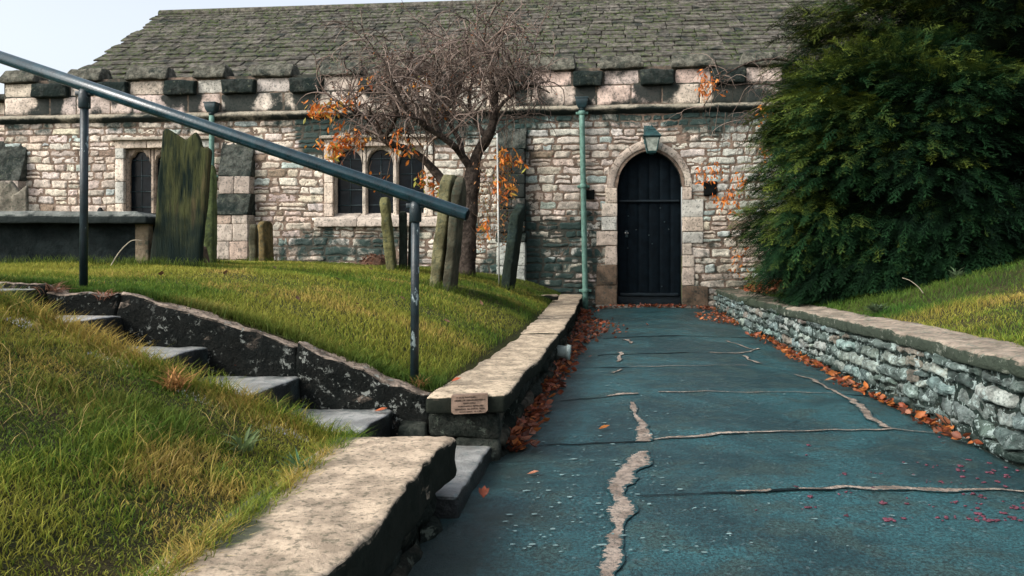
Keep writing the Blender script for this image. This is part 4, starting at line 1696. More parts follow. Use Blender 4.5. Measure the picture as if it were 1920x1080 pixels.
def frust(mb, z0, z1, w0, w1, mat=0, cap=True):
    V = [(sx * w0, sy * w0, z0) for sx, sy in ((-1, -1), (1, -1), (1, 1), (-1, 1))] + [(sx * w1, sy * w1, z1) for sx, sy in ((-1, -1), (1, -1), (1, 1), (-1, 1))]
    f = np.array([[0, 1, 5, 4], [1, 2, 6, 5], [2, 3, 7, 6], [3, 0, 4, 7], [3, 2, 1, 0], [4, 5, 6, 7]])
    mb.add(V, f, mat=mat)


zg0, zg1 = .035, H_ * .56
w0, w1 = .072, .118
mb = MB()
frust(mb, 0, .03, w0 * .95, w0 + .006)
frust(mb, -.02, 0.002, .03, .05)
for sx, sy in ((-1, -1), (1, -1), (1, 1), (-1, 1)):
    tube(mb, [(sx * w0, sy * w0, .02), (sx * w1, sy * w1, zg1)], .009, 8)
frust(mb, zg1, zg1 + .02, w1 + .012, w1 + .028)
mb.build('frame', M['lampmetal'], o, smooth=False)
mb = MB()
frust(mb, zg0 - .01, zg1 + .004, w0 - .002, w1 - .003)
mb.build('glass', M['lampglass'], o, smooth=False)
mb = MB()
frust(mb, zg1 + .02, zg1 + .04, w1 + .03, w1 + .02)
frust(mb, zg1 + .04, H_ * .84, w1 + .015, .062)
frust(mb, H_ * .84, H_ * .86, .07, .07)
frust(mb, H_ * .86, H_ * .94, .06, .035)
tube(mb, [(0, 0, H_ * .93), (0, 0, H_ * .96), (0, 0, H_ * .99), (0, 0, H_ * 1.02)], [.012, .024, .024, .004], 12)
mb.build('roof', M['lampmetal'], o, smooth=False)
mb = MB()
tube(mb, [(-.05, .2, .28), (-.05, .12, .40), (-.03, .03, .42), (0, 0, H_ * .95)], .014, 10)
tube(mb, [(-.05, .2, .18), (-.05, .14, .22), (-.05, .12, .40)], .010, 10)
rblock(mb, (-.07, .19, .32), (.10, .03, .30), .01, (2, 1, 4), .001, 5)
mb.build('bracket', M['lampmetal'], o)


# ------------------------------------------------------------------ gravestones
def headstone(name, base, width, thick, topf, rz, lean=(0, 0), col=(.1, .1, .07), damp=0.0, mat='grave', label='', group=None, amp=.008, bury=.2, side=None, height=1.0):
    p, q = rbox(width, thick, 1.0, min(.025, thick * .3), (26, 3, 18))
    t = p[:, 2] + .5
    zt = np.array([topf(x) for x in p[:, 0] / width * 2]) if callable(topf) else topf
    p[:, 2] = -bury + (zt * height + bury) * t
    p = rough(p, amp, 7, random.randrange(999), rng.random(3) * 20)
    # taper at base
    mb = MB()
    dd = damp(p, t) if callable(damp) else damp
    mb.add(p, q, col, dd)
    o = mb.build(name, M[mat], None, loc=base, rot=(lean[0], lean[1], rz))
    tag(o, label, 'gravestone', group)
    return o


def gpos(px, Y, z=None):
    X = (px - CX) / F * Y
    return np.array([X, Y, float(lawn_z(X, Y)) if z is None else z])


GG = 'gravestones in the churchyard'
Yg = 7.6


def ogee(x):
    # left shoulder, dip, tall peak, dip, right shoulder
    pts = [(-1, .985), (-.86, 1.0), (-.62, .985), (-.30, .955), (-.06, .93), (.08, .955), (.24, .985), (.36, .99), (.46, .955), (.58, .905), (.70, .885), (.84, .895), (1, .885)]
    return float(np.interp(x, *zip(*pts)))


g = gpos(330, Yg)
hz = (497 - 243) / F * Yg + (g[2] - (CH + (HY - 497) / F * Yg)) * -1
headstone('gravestone', g, .43, .10, ogee, .10, (-.03, .085), (.05, .06, .03), lambda p, t: 1.05 - 1.1 * t, 'streak',
          'tall dark gravestone with a wavy broken top and rusty streaks beside the chest tomb', GG, height=CH + (HY - 243) / F * Yg - g[2], amp=.007)
rnd = lambda x: 1 - .10 * abs(x) ** 3
pnt = lambda x: 1 - .16 * abs(x) ** 1.2
flat = lambda x: 1 - .015 * abs(x)
slant = lambda x: .93 + .07 * x


def topz(py, Y):
    return CH + (HY - py) / F * Y


def put(px, Y, pytop, width, thick, topf, rz, lean, col, damp, label, amp=.008, mat='grave'):
    b = gpos(px, Y)
    return headstone('gravestone', b, width, thick, topf, rz, lean, col, damp, mat, label, GG, amp, height=topz(pytop, Y) - b[2])


put(395, 9.3, 310, .46, .10, flat, 1.83, (0, .0), (.12, .15, .06), .12, 'narrow green mossy gravestone seen edge on, right of the tall streaked one')
put(476, 11.4, 420, .5, .09, rnd, 1.80, (0, .0), (.09, .085, .055), .2, 'dark edge-on gravestone against the buttress, left of its brown round-topped twin')
put(501, 11.2, 414, .34, .08, rnd, 1.46, (-.05, 0), (.16, .12, .055), .0, 'brown gravestone with a rounded top leaning left beside the church buttress')
put(735, 10.2, 369, .52, .10, rnd, 1.64, (-.10, 0), (.13, .125, .055), .08, 'mossy gravestone leaning left in front of the wide window')
put(756, 10.6, 396, .3, .09, flat, 1.64, (0, 0), (.03, .034, .026), .5, 'black square-topped gravestone just right of the mossy leaning one', .006)
put(772, 10.8, 404, .3, .08, flat, 1.62, (.02, 0), (.025, .035, .032), .6, 'thin black gravestone half hidden by the lower handrail post', .006)
put(824, 8.7, 326, .50, .11, rnd, 1.44, (.105, 0), (.15, .14, .075), .05, 'tall tan gravestone leaning right in front of the bare tree, left of a pair')
put(843, 8.55, 330, .40, .09, pnt, 1.46, (.10, 0), (.075, .07, .048), .2, 'pointed split gravestone leaning right against its tan neighbour before the tree trunk')
put(952, 11.0, 378, .44, .12, slant, 1.40, (.13, 0), (.02, .032, .03), .55, 'dark slab of gravestone leaning right at the lawn edge near the drainpipe')
for px, py, w, tf, lab in ((2, 340, .34, rnd, 'rounded pale gravestone at the far left behind the chest tomb'), (21, 339, .30, pnt, 'pointed middle gravestone of the three by the left buttress'),
                           (38, 347, .22, slant, 'smallest slanting gravestone of the three by the left buttress'), (188, 389, .17, lambda x: 1 - .35 * abs(x) ** 2.2, 'small dark round-headed gravestone peeping over the chest tomb')):
    put(px, 12.6, py, w, .09, tf, .15, (0, 0), (.21, .19, .15) if px < 100 else (.04, .04, .04), .1, lab)

# chest tomb
Yt = 7.5
c = gpos(90, Yt + .42)
to = empty('chest_tomb', c)
tag(to, 'dark chest tomb with an overhanging ledger slab at the left of the lawn', 'tomb')
xr, xl_ = P(279, 0, Yt)[0], P(-320, 0, Yt)[0]
zt_ = topz(399, Yt + .1)
zg = c[2] - .15
mb = MB()
rblock(mb, np.array([(xl_ + xr) / 2 - .02, Yt + .45, (zg + zt_ - .09) / 2]) - c, (xr - xl_ - .26, .72, zt_ - .09 - zg), .01, (20, 6, 8), .004, 6, 0, (.018, .024, .024), .4)
mb.build('panel', M['tomb'], to)
for (xx, yy) in ((xr - .07, Yt + .09), (xl_ + .2, Yt + .09), (xr - .07, Yt + .80), (xl_ + .2, Yt + .80)):
    mb = MB()
    rblock(mb, np.array([xx - .03, yy + .05, (zg + zt_ - .09) / 2]) - c, (.12, .11, zt_ - .095 - zg), .012, (4, 4, 8), .005, 8, 0, (.20, .16, .11), .05)
    mb.build('corner_pier', M['grave'], to)
mb = MB()


def wp(p):
    p = p.copy()
    t = np.clip(p[:, 2] / .11 + .5, 0, 1)
    k = 1 - .09 * sm(.55, 1, t)
    sx = (xr - xl_) / 2
    p[:, 0] = np.sign(p[:, 0]) * np.minimum(np.abs(p[:, 0]), sx - .0 - .10 * sm(.5, 1, t))
    p[:, 1] *= k
    return p


rblock(mb, np.array([(xl_ + xr) / 2, Yt + .45, zt_ - .045]) - c, (xr - xl_, 1.0, .11), .015, (24, 8, 5), .004, 6, 0, (.16, .17, .155), -.1, 0, wp)
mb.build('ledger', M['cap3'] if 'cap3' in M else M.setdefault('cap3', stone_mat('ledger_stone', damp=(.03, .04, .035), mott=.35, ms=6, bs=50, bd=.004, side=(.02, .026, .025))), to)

# taller grass the mower misses
R = np.random.default_rng(55)
mb = MB()
for (px, Y, w) in ((330, 7.55, .26), (395, 9.2, .12), (476, 11.3, .12), (501, 11.1, .15), (735, 10.0, .14), (756, 10.4, .12), (824, 8.5, .14), (843, 8.35, .14), (952, 10.8, .16), (876, 11.5, .18), (200, 7.42, .5), (60, 7.42, .5), (270, 7.42, .2)):
    n = int(900 * w + 60)
    x = (px - CX) / F * Y + R.normal(0, w * .75, n)
    y = Y + R.normal(0, .05, n)
    blades(mb, x, y, lawn_z(x, y), R.uniform(.05, .13, n), R.uniform(.004, .007, n), R.uniform(.2, .8, n), np.array([.09, .13, .022]) * R.uniform(.6, 1.4, (n, 1)), R)
tag(mb.build('grass', M['grass']), 'taller grass left around the feet of the gravestones', kind='stuff')

# broken fragment, flat stone, mound
o = MB()
b = gpos(374, 8.4)
rblock(o, (0, 0, .06), (.16, .12, .24), .03, (5, 4, 5), .02, 7, .3, (.12, .085, .06), .1)
tag(o.build('broken_stone', M['grave'], None, loc=b), 'brown broken stone stump at the foot of the tall streaked gravestone', 'stone')
b = gpos(1022, 11.9)
o = MB()
rblock(o, (0, 0, .015), (.34, .26, .07), .02, (8, 6, 2), .01, 8, .1, (.34, .27, .2), .1)
tag(o.build('flat_stone', M['cap'], None, loc=b), 'flat worn stone sunk in the grass at the end of the lawn by the drainpipe', 'stone')
b = gpos(703, 12.8)
mb = MB()
a, r = np.meshgrid(np.linspace(0, 2 * np.pi, 33)[:-1], np.linspace(0, 1, 10), indexing='ij')
X, Y = .33 * r * np.cos(a), .25 * r * np.sin(a)
Z = .20 * np.cos(r * np.pi / 2) ** 1.2 + .02 * fbm(p2(X * 9, Y * 9), 3, 5) - .03 * r
V = np.stack([X, Y, Z], -1)
k = np.arange(32 * 10).reshape(32, 10)
kn = np.roll(k, -1, axis=0)
mb.add(V, np.stack([k[:, :-1], k[:, 1:], kn[:, 1:], kn[:, :-1]], -1).reshape(-1, 4)[:, ::-1])
R = np.random.default_rng(77)
n = 160
rr, aa = np.sqrt(R.random(n)), R.random(n) * 6.28
C = np.stack([.33 * rr * np.cos(aa), .25 * rr * np.sin(aa), .20 * np.cos(rr * np.pi / 2) ** 1.2 + .005], -1)
leaves(mb, C, rand_dirs(n, -.3, .4, R), rand_dirs(n, .3, 1, R), R.uniform(.04, .08, n), R.uniform(.02, .04, n), palette(R, n, [(.14, .07, .045), (.09, .05, .035), (.2, .09, .05)], (3, 3, 1), .2), .3, 1)
tag(mb.build('leaf_mound', [M['mound'], M['leaf']], None, loc=b), 'low reddish heap of earth and leaves under the wide window', 'mound')

# thin pale pole
mb = MB()
a_, b_ = P(932, 250, 11.2), P(936, 508, 11.2)
b_[2] = float(lawn_z(b_[0], b_[1])) - .05
tube(mb, [(0, 0, 0), (a_ - b_) * .5, a_ - b_], .011, 10)
tag(mb.build('pole', M['pole'], None, loc=b_), 'thin pale upright pole standing beside the bare tree', 'pole')


# ------------------------------------------------------------------ trees
def spline(pts, n):
    pts = np.asarray(pts, float)
    t = np.linspace(0, 1, len(pts))
    tt = np.linspace(0, 1, n)
    # Catmull-Rom
    out = np.zeros((n, pts.shape[1]))
    e_ = np.vstack([2 * pts[0] - pts[1], pts, 2 * pts[-1] - pts[-2]])
    s = tt * (len(pts) - 1)
    i = np.minimum(s.astype(int), len(pts) - 2)
    f = (s - i)[:, None]
    p0, p1, p2_, p3 = e_[i], e_[i + 1], e_[i + 2], e_[i + 3]
    return .5 * (2 * p1 + (p2_ - p0) * f + (2 * p0 - 5 * p1 + 4 * p2_ - p3) * f ** 2 + (3 * p1 - p0 - 3 * p2_ + p3) * f ** 3)


def limb(mb, pts, r0, r1, sides=10, col=(.07, .055, .045), damp=.1, bumpy=.12, seed=0):
    n = max(8, len(pts) * 4)
    c = spline(pts, n)
    c = c + .012 * vn3(c * 5, seed)
    r = np.linspace(r0, r1, n) * (1 + bumpy * vn(c * 9, seed + 1))
    tube(mb, c, r, sides, col, damp)
    return c, r


def twig_walk(R, start, d0, L, n, droop, wig=.35, up=0.0):
    d = np.array(d0, float)
    d /= np.linalg.norm(d)
    pts = [np.array(start, float)]
    st = L / n
    for i in range(n):
        t = i / n
        d = d + R.normal(0, wig, 3) * .6 + np.array([0, 0, up * (1 - t) - droop * t])
        d /= np.linalg.norm(d)
        pts.append(pts[-1] + d * st)
    return np.array(pts)


R = np.random.default_rng(31)
YT = 11.6
tb = gpos(876, YT)
tree = empty('bare_tree', tb)
tag(tree, 'nearly bare tree with tangled twigs and few orange leaves before the wide window', 'tree')
Q = lambda px, py, dy=0.0: P(px, py, YT + dy) - tb
mb = MB()
limbs = []
limbs.append(limb(mb, [Q(874, 515), Q(876, 480), Q(877, 430), Q(880, 380), Q(884, 345), Q(889, 315)], .132, .10, 14, seed=1))
limbs.append(limb(mb, [Q(886, 335), Q(890, 305), Q(897, 285), Q(912, 262, -.1), Q(924, 238, -.15), Q(926, 205, -.2), Q(930, 175, -.2), Q(922, 150, -.25), Q(916, 110, -.3), Q(900, 70, -.3)], .088, .022, 10, seed=2))
limbs.append(limb(mb, [Q(887, 320), Q(868, 293, -.1), Q(846, 270, -.3), Q(822, 252, -.4), Q(800, 240, -.5), Q(775, 222, -.6), Q(758, 196, -.7), Q(738, 160, -.8), Q(720, 110, -.8)], .06, .015, 8, seed=3))
limbs.append(limb(mb, [Q(880, 410), Q(858, 378, .1), Q(838, 350, .1), Q(815, 320, .2), Q(790, 296, .2), Q(760, 279, .2), Q(728, 267, .1), Q(710, 244, .1), Q(698, 231, .1), Q(680, 218, .1), Q(655, 205, .0), Q(630, 190, 0)], .075, .018, 10, seed=4))
limbs.append(limb(mb, [Q(716, 262, .1), Q(734, 240, 0), Q(742, 215, -.1), Q(748, 180, -.1), Q(760, 140, -.1), Q(775, 90, 0)], .035, .012, 8, seed=5))
limbs.append(limb(mb, [Q(826, 255, -.4), Q(815, 225, -.3), Q(812, 190, -.2), Q(820, 150, -.1), Q(815, 100, 0)], .034, .012, 8, seed=6))
limbs.append(limb(mb, [Q(868, 293, -.1), Q(862, 265, .2), Q(845, 235, .4), Q(830, 200, .6), Q(850, 150, .8), Q(860, 100, .9)], .04, .012, 8, seed=7))
limbs.append(limb(mb, [Q(926, 215, -.2), Q(950, 185, -.3), Q(975, 165, -.3), Q(1000, 160, -.4), Q(1030, 175, -.4)], .03, .008, 8, seed=8))
limbs.append(limb(mb, [Q(912, 262, -.1), Q(890, 225, .1), Q(880, 185, .2), Q(885, 140, .2), Q(870, 90, .2)], .04, .01, 8, seed=9))
trunk = mb.build('trunk', M['bark'], tree)

mb = MB()
tips = []
twcols = [(.10, .075, .06), (.16, .12, .10), (.26, .20, .165), (.17, .125, .10), (.07, .05, .04)]


def in_crown(p):
    w = p + tb
    px = CX + w[0] / w[1] * F
    py = HY - (w[2] - CH) / w[1] * F
    return 585 < px < 1050 and py < 300


for li, (c, r) in enumerate(limbs):
    if li == 0:
        continue
    ns = (0, 22, 21, 24, 14, 14, 17, 14, 16)[li]
    for k in range(ns):
        j = int(len(c) * R.uniform(.3, .99))
        s0 = c[j]
        out = np.array([R.normal(0, 1), R.normal(0, .7), R.uniform(.1, 1.0)])
        L = R.uniform(.5, 1.3)
        tw = twig_walk(R, s0, out, L, 9, .42, .34, .12)
        tube(mb, tw, np.linspace(min(r[j] * .6, .016), .0045, 10), 5, random.choice(twcols), 0, 0, False)
        for k2 in range(R.integers(4, 8)):
            j2 = R.integers(2, 9)
            d2 = (tw[j2] - tw[j2 - 1]) / L * 9 + R.normal(0, .8, 3)
            L2 = R.uniform(.25, .65)
            t2 = twig_walk(R, tw[j2], d2, L2, 6, .55, .34, .05)
            if not in_crown(t2[-1]):
                continue
            tube(mb, t2, np.linspace(.007, .003, 7), 4, random.choice(twcols), 0, 0, False)
            for k3 in range(R.integers(2, 5)):
                j3 = R.integers(1, 6)
                t3 = twig_walk(R, t2[j3], (t2[j3] - t2[j3 - 1]) * 8 + R.normal(0, .8, 3), R.uniform(.12, .34), 4, .6, .3)
                if not in_crown(t3[-1]):
                    continue
                tube(mb, t3, np.linspace(.0042, .0022, 5), 3, random.choice(twcols), 0, 0, False)
                tips.append(t3[-1])

clusters = [(585, 203, 22, .0), (603, 206, 16, .0), (622, 205, 12, 0), (640, 200, 12, .0), (655, 186, 10, 0), (632, 272, 26, .1), (645, 263, 22, .1), (622, 290, 12, .1), (664, 256, 16, .1), (676, 262, 14, .1), (600, 268, 8, .1), (634, 238, 7, .1),
            (748, 248, 9, -.1), (764, 279, 9, 0), (740, 285, 6, 0), (690, 150, 10, .2), (775, 160, 12, 0), (800, 150, 10, .2), (830, 200, 6, .2),
            (793, 333, 16, .2), (806, 345, 14, .2), (817, 358, 10, .2), (700, 338, 8, .2), (723, 338, 7, .2),
            (945, 286, 16, -.3), (943, 302, 12, -.3), (967, 300, 10, -.3), (912, 420, 14, -.3), (945, 360, 12, -.3), (940, 340, 10, -.3), (955, 345, 8, -.3)]
lf = MB()
for (px, py, n, dy) in clusters:
    c = Q(px, py, dy)
    # a hanging twig carries the bunch
    a = c + np.array([R.uniform(-.12, .12), R.uniform(-.1, .1), R.uniform(.2, .5)])
    if py > 240:
        tube(mb, spline([a, (a + c) / 2 + R.normal(0, .04, 3), c - np.array([0, 0, .05])], 7), .0035, 4, (.13, .09, .06), 0, 0, False)
    n = int(n * 1.9)
    C = c + R.normal(0, 1, (n, 3)) * np.array([.055, .05, .065])
    D = rand_dirs(n, -1, -.35, R)
    warm = palette(R, n, [(.66, .20, .03), (.68, .28, .05), (.52, .13, .025), (.58, .36, .07), (.27, .26, .05)], (5, 4, 3, 2, 1 if px < 780 or px > 830 else 6), .2)
    leaves(lf, C, D, rand_dirs(n, -.2, .6, R), R.uniform(.065, .12, n), R.uniform(.022, .042, n), warm, R.uniform(.0, .4, n))
# finer brownish leafage right of the trunk
for k in range(60):
    px, py = R.uniform(893, 962), R.uniform(305, 470)
    dy = R.uniform(-.3, .5)
    c = Q(px, py, dy)
    tube(mb, spline([c + np.array([R.uniform(-.2, .2), 0, .35]), c + np.array([R.uniform(-.05, .05), 0, .18]), c], 6), .003, 3, (.13, .09, .06), 0, 0, False)
    n = R.integers(5, 14)
    C = c + R.normal(0, 1, (n, 3)) * np.array([.05, .05, .10])
    leaves(lf, C, rand_dirs(n, -1, -.2, R), rand_dirs(n, -.2, .6, R), R.uniform(.03, .06, n), R.uniform(.012, .022, n),
           palette(R, n, [(.33, .15, .05), (.26, .12, .05), (.42, .18, .05), (.20, .20, .05)], (3, 3, 2, 1.5), .25), .2)
sel = R.permutation(len(tips))[:340]
C = np.array(tips)[sel]
n = len(C)
leaves(lf, C, rand_dirs(n, -1, .2, R), rand_dirs(n, -.2, .6, R), R.uniform(.025, .05, n), R.uniform(.01, .02, n), palette(R, n, [(.30, .13, .08), (.24, .10, .07), (.4, .16, .06)], (3, 3, 2), .25), .2)
mb.build('crown', M['twig'], tree)
lf.build('leaves', M['leaf'], tree)

# second weeping tree, its trunk behind the yew
YT2 = 12.7
tb2 = np.array([P(1575, 0, YT2)[0], YT2, float(rbank_z(P(1575, 0, YT2)[0], YT2))])
tree2 = empty('weeping_tree', tb2)
tag(tree2, 'thin weeping tree behind the yew trailing orange-leaved twigs over the church wall', 'tree')
Q2 = lambda px, py, dy=0.0: P(px, py, YT2 + dy) - tb2
mb = MB()
R = np.random.default_rng(41)
l2 = []
limb(mb, [Q2(1575, 560), Q2(1578, 480), Q2(1572, 380), Q2(1570, 280), Q2(1560, 215)], .10, .06, 10, seed=11)
l2.append(limb(mb, [Q2(1562, 240), Q2(1540, 195, -.1), Q2(1515, 176, -.2), Q2(1485, 172, -.3), Q2(1450, 160, -.4), Q2(1410, 157, -.4), Q2(1375, 160, -.4), Q2(1345, 150, -.4)], .035, .007, 8, seed=12))
l2.append(limb(mb, [Q2(1540, 200), Q2(1510, 172), Q2(1470, 180, -.1), Q2(1435, 195, -.2), Q2(1415, 220, -.3), Q2(1395, 270, -.3)], .022, .006, 8, seed=13))
l2.append(limb(mb, [Q2(1560, 215), Q2(1540, 150), Q2(1500, 120), Q2(1450, 110), Q2(1400, 120), Q2(1350, 150), Q2(1320, 200)], .03, .006, 8, seed=14))
l2.append(limb(mb, [Q2(1560, 215), Q2(1575, 140), Q2(1560, 80), Q2(1520, 50)], .035, .008, 8, seed=15))
mb.build('trunk', M['bark'], tree2)
mb = MB()
lf = MB()
for c, r in l2:
    for k in range(14):
        j = int(len(c) * R.uniform(.25, .98))
        tw = twig_walk(R, c[j], np.array([R.normal(-.4, .7), R.normal(0, .4), R.uniform(-.3, .8)]), R.uniform(.3, .8), 8, .5, .3)
        tube(mb, tw, np.linspace(.006, .0028, 9), 4, random.choice(twcols), 0, 0, False)
        for k2 in range(2):
            j2 = R.integers(2, 8)
            t2 = twig_walk(R, tw[j2], R.normal(0, 1, 3), R.uniform(.15, .4), 5, .6, .3)
            tube(mb, t2, np.linspace(.0035, .002, 6), 3, random.choice(twcols), 0, 0, False)
for (px, py, n) in ((1322, 150, 26), (1315, 165, 14), (1331, 160, 16), (1345, 157, 6), (1318, 325, 16), (1340, 318, 14), (1330, 335, 8), (1360, 372, 20), (1375, 365, 16), (1350, 378, 12), (1385, 345, 12), (1372, 385, 10), (1383, 468, 8), (1382, 498, 10), (1434, 216, 8), (1441, 225, 6), (1432, 285, 10), (1390, 330, 8)):
    c = Q2(px, py, -.35)
    top = Q2(px + R.uniform(10, 40), max(py - R.uniform(70, 150), 150), -.35)
    tube(mb, spline([top, (top * .4 + c * .6) + np.array([.05, 0, .05]), c - np.array([0, 0, .06])], 9), np.linspace(.0045, .0025, 9), 4, (.12, .09, .07), 0, 0, False)
    n = int(n * 1.5)
    C = c + R.normal(0, 1, (n, 3)) * np.array([.055, .05, .075])
    leaves(lf, C, rand_dirs(n, -1, -.35, R), rand_dirs(n, -.2, .6, R), R.uniform(.05, .10, n), R.uniform(.018, .034, n),
           palette(R, n, [(.66, .19, .03), (.70, .25, .04), (.52, .13, .025), (.3, .14, .04)], (5, 4, 3, 1), .2), R.uniform(0, .4, n))
mb.build('crown', M['twig'], tree2)
lf.build('leaves', M['leaf'], tree2)


# ------------------------------------------------------------------ yews
def spray_proto(R):
    """a flat drooping spray of needle twigs, unit length along +x"""
    V, T, K = [], [], []

    def tri(a, d, s, w, k):
        i = len(V)
        V.extend([a - s * w, a + s * w, a + d])
        T.append((i, i + 1, i + 2))
        K.extend([k, k, k + .15])
    nb = 9
    for i in range(nb):
        t = (i + .5) / nb
        b = np.array([t, .04 * math.sin(t * 5), .10 * math.sin(t * 2.5) - .22 * t * t])
        for sd in (-1, 1):
            L = (.34 * (1 - .7 * t) + .07) * R.uniform(.55, 1.25)
            an = R.uniform(.40, .80)
            d = np.array([math.cos(an), sd * math.sin(an), R.uniform(-.4, .15)])
            side = np.array([-d[1], d[0], 0])
            tri(b, d * L, side, .008, t)
            for m in range(4):
                tm = (m + .6) / 4
                bb = b + d * L * tm
                for s2 in (-1, 1):
                    dd = d * .9 + side * s2 * .5 + np.array([0, 0, R.uniform(-.3, .25)])
                    tri(bb, dd * R.uniform(.05, .12) * (1.1 - .4 * tm), np.cross(dd, [0, 0, 1.0]), .008, t * .6 + tm * .4)
    b0 = np.array([0, 0, 0.])
    tri(b0, np.array([1.05, 0, -.14]), np.array([0, 1, 0.]), .018, .5)
    return np.array(V), np.array(T), np.array(K)


def yew(name, C, rad, nspray, seed, label, ztrunk, shade=1.0, extra=(), sc=(.20, .36), heart=.74):
    R = np.random.default_rng(seed)
    protos = [spray_proto(R) for _ in range(4)]
    C = np.array(C, float)
    base = np.array([C[0], C[1], ztrunk])
    root = empty(name, base)
    tag(root, label, 'yew')
    # lobes: rounded shelves of foliage over the envelope
    nl = 70
    ld = rand_dirs(nl * 2, -.55, 1, R)
    ld = ld[(ld[:, 1] < .45)][:nl]
    lobes = C + ld * np.array(rad) * R.uniform(.80, 1.0, (len(ld), 1))
    lr = R.uniform(.36, .68, len(ld)) * np.mean(rad) / 1.8
    if len(extra):
        lobes = np.concatenate([lobes, np.array([q_[:3] for q_ in extra])])
        lr = np.concatenate([lr, [q_[3] for q_ in extra]])
    mb = MB()
    nper = nspray // len(lobes)
    allp, alld, alls, allt = [], [], [], []
    for c, r in zip(lobes, lr):
        n = nper
        d = rand_dirs(n, -.75, 1, R)
        p = c + d * np.array([r * 1.1, r * 1.1, r * .5]) * R.uniform(.55, 1.05, (n, 1)) ** .6
        rel = (p - C) / np.array(rad)
        out = rel / np.maximum(np.linalg.norm(rel, axis=1, keepdims=True), 1e-6)
        dir_ = out * .9 + d * .7 + R.normal(0, .3, (n, 3))
        dir_[:, 2] = dir_[:, 2] * .5 + R.uniform(-.25, .25, n)
        allp.append(p)
        alld.append(dir_)
        alls.append(R.uniform(*sc, n))
        lft = (-(c - C)[0] / rad[0]) * .46 + ((c - C)[2] / rad[2]) * .2 - .10 + R.normal(0, .12)  # upper-left lobes lighter: yellower growth plus light painted into the colour
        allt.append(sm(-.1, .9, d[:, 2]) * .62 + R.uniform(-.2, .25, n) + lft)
    # skirt that trails on the ground
    n = nspray // 5
    a = R.uniform(-np.pi, 0.25, n)
    q_ = R.uniform(.85, 1.25, n)
    xx, yy = C[0] + np.cos(a) * rad[0] * q_, C[1] + np.sin(a) * rad[1] * q_
    zz = rbank_z(xx, yy) + R.uniform(.06, .75, n) ** 1.2
    allp.append(np.stack([xx, yy, zz], -1))
    alld.append(np.stack([np.cos(a), np.sin(a), R.uniform(-.5, .2, n)], -1) + R.normal(0, .3, (n, 3)))
    alls.append(R.uniform(*sc, n))
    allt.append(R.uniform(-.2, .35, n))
    # inner fill
    n = nspray // 5
    d = rand_dirs(n, -.8, 1, R)
    allp.append(C + d * np.array(rad) * R.uniform(.6, .9, (n, 1)))
    alld.append(d + R.normal(0, .4, (n, 3)))
    alls.append(R.uniform(*sc, n) * 1.1)
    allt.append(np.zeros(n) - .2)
    p, dr_, s, tn = np.concatenate(allp), np.concatenate(alld), np.concatenate(alls), np.concatenate(allt)
    # stray shoots
    st = R.random(len(p)) < .035
    s = np.where(st, s * 1.5, s)
    dr_[:, 2] = np.where(st, np.abs(dr_[:, 2]) * .6 + .35, dr_[:, 2])
    k = p[:, 2] > ztrunk - .05
    gz = rbank_z(p[:, 0], p[:, 1])
    k &= p[:, 2] > gz + .05
    k &= (p[:, 2] > .80) | (p[:, 0] - rw_x(p[:, 1]) > .2)
    tip = p + dr_ / np.linalg.norm(dr_, axis=1, keepdims=True) * s[:, None]
    k &= tip[:, 0] > 2.66 + .18 * vn(p2(p[:, 2] * 3, p[:, 1] * 2), 6)
    p, dr_, s, tn = p[k], dr_[k], s[k], tn[k]
    dr_ /= np.linalg.norm(dr_, axis=1, keepdims=True)
    up = np.array([0, 0, 1.0]) + R.normal(0, .3, (len(p), 3))
    yv = np.cross(up, dr_)
    yv /= np.linalg.norm(yv, axis=1, keepdims=True)
    zv = np.cross(dr_, yv)
    which = R.integers(0, 4, len(p))
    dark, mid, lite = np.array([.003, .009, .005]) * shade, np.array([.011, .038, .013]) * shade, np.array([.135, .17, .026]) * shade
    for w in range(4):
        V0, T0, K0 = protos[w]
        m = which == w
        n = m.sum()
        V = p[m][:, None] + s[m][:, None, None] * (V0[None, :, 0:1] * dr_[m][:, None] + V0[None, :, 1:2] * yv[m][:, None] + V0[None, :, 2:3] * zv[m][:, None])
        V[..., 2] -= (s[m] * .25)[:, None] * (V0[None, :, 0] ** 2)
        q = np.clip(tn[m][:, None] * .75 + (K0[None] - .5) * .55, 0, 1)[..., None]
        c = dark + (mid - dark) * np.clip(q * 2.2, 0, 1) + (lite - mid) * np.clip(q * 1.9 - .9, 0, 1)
        c = c * R.uniform(.75, 1.25, (n, 1, 1))
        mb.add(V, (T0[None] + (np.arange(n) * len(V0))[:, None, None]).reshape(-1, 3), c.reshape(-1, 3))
    # dense twiggy heart that closes the crown
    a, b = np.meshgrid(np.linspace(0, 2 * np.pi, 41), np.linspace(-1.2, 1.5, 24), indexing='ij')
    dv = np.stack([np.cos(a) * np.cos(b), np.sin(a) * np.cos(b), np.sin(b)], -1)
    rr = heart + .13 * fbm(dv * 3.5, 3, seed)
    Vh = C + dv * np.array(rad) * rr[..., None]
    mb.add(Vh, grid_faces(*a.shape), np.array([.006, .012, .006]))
    mb.build('foliage', M['yew'], root).location = [-x for x in base]
    tk = MB()
    for k in range(7):
        an = k * .9
        top = np.array([math.cos(an) * rad[0] * .5, math.sin(an) * rad[1] * .5, (C[2] - ztrunk) * R.uniform(.6, 1.4)])
        limb(tk, [(math.cos(an) * .08, math.sin(an) * .08, -.25), top * np.array([.3, .3, .4]), top], .08, .02, 8, (.05, .035, .03), .2, seed=seed + k)
    tk.build('trunk', M['bark'], root)
    return root


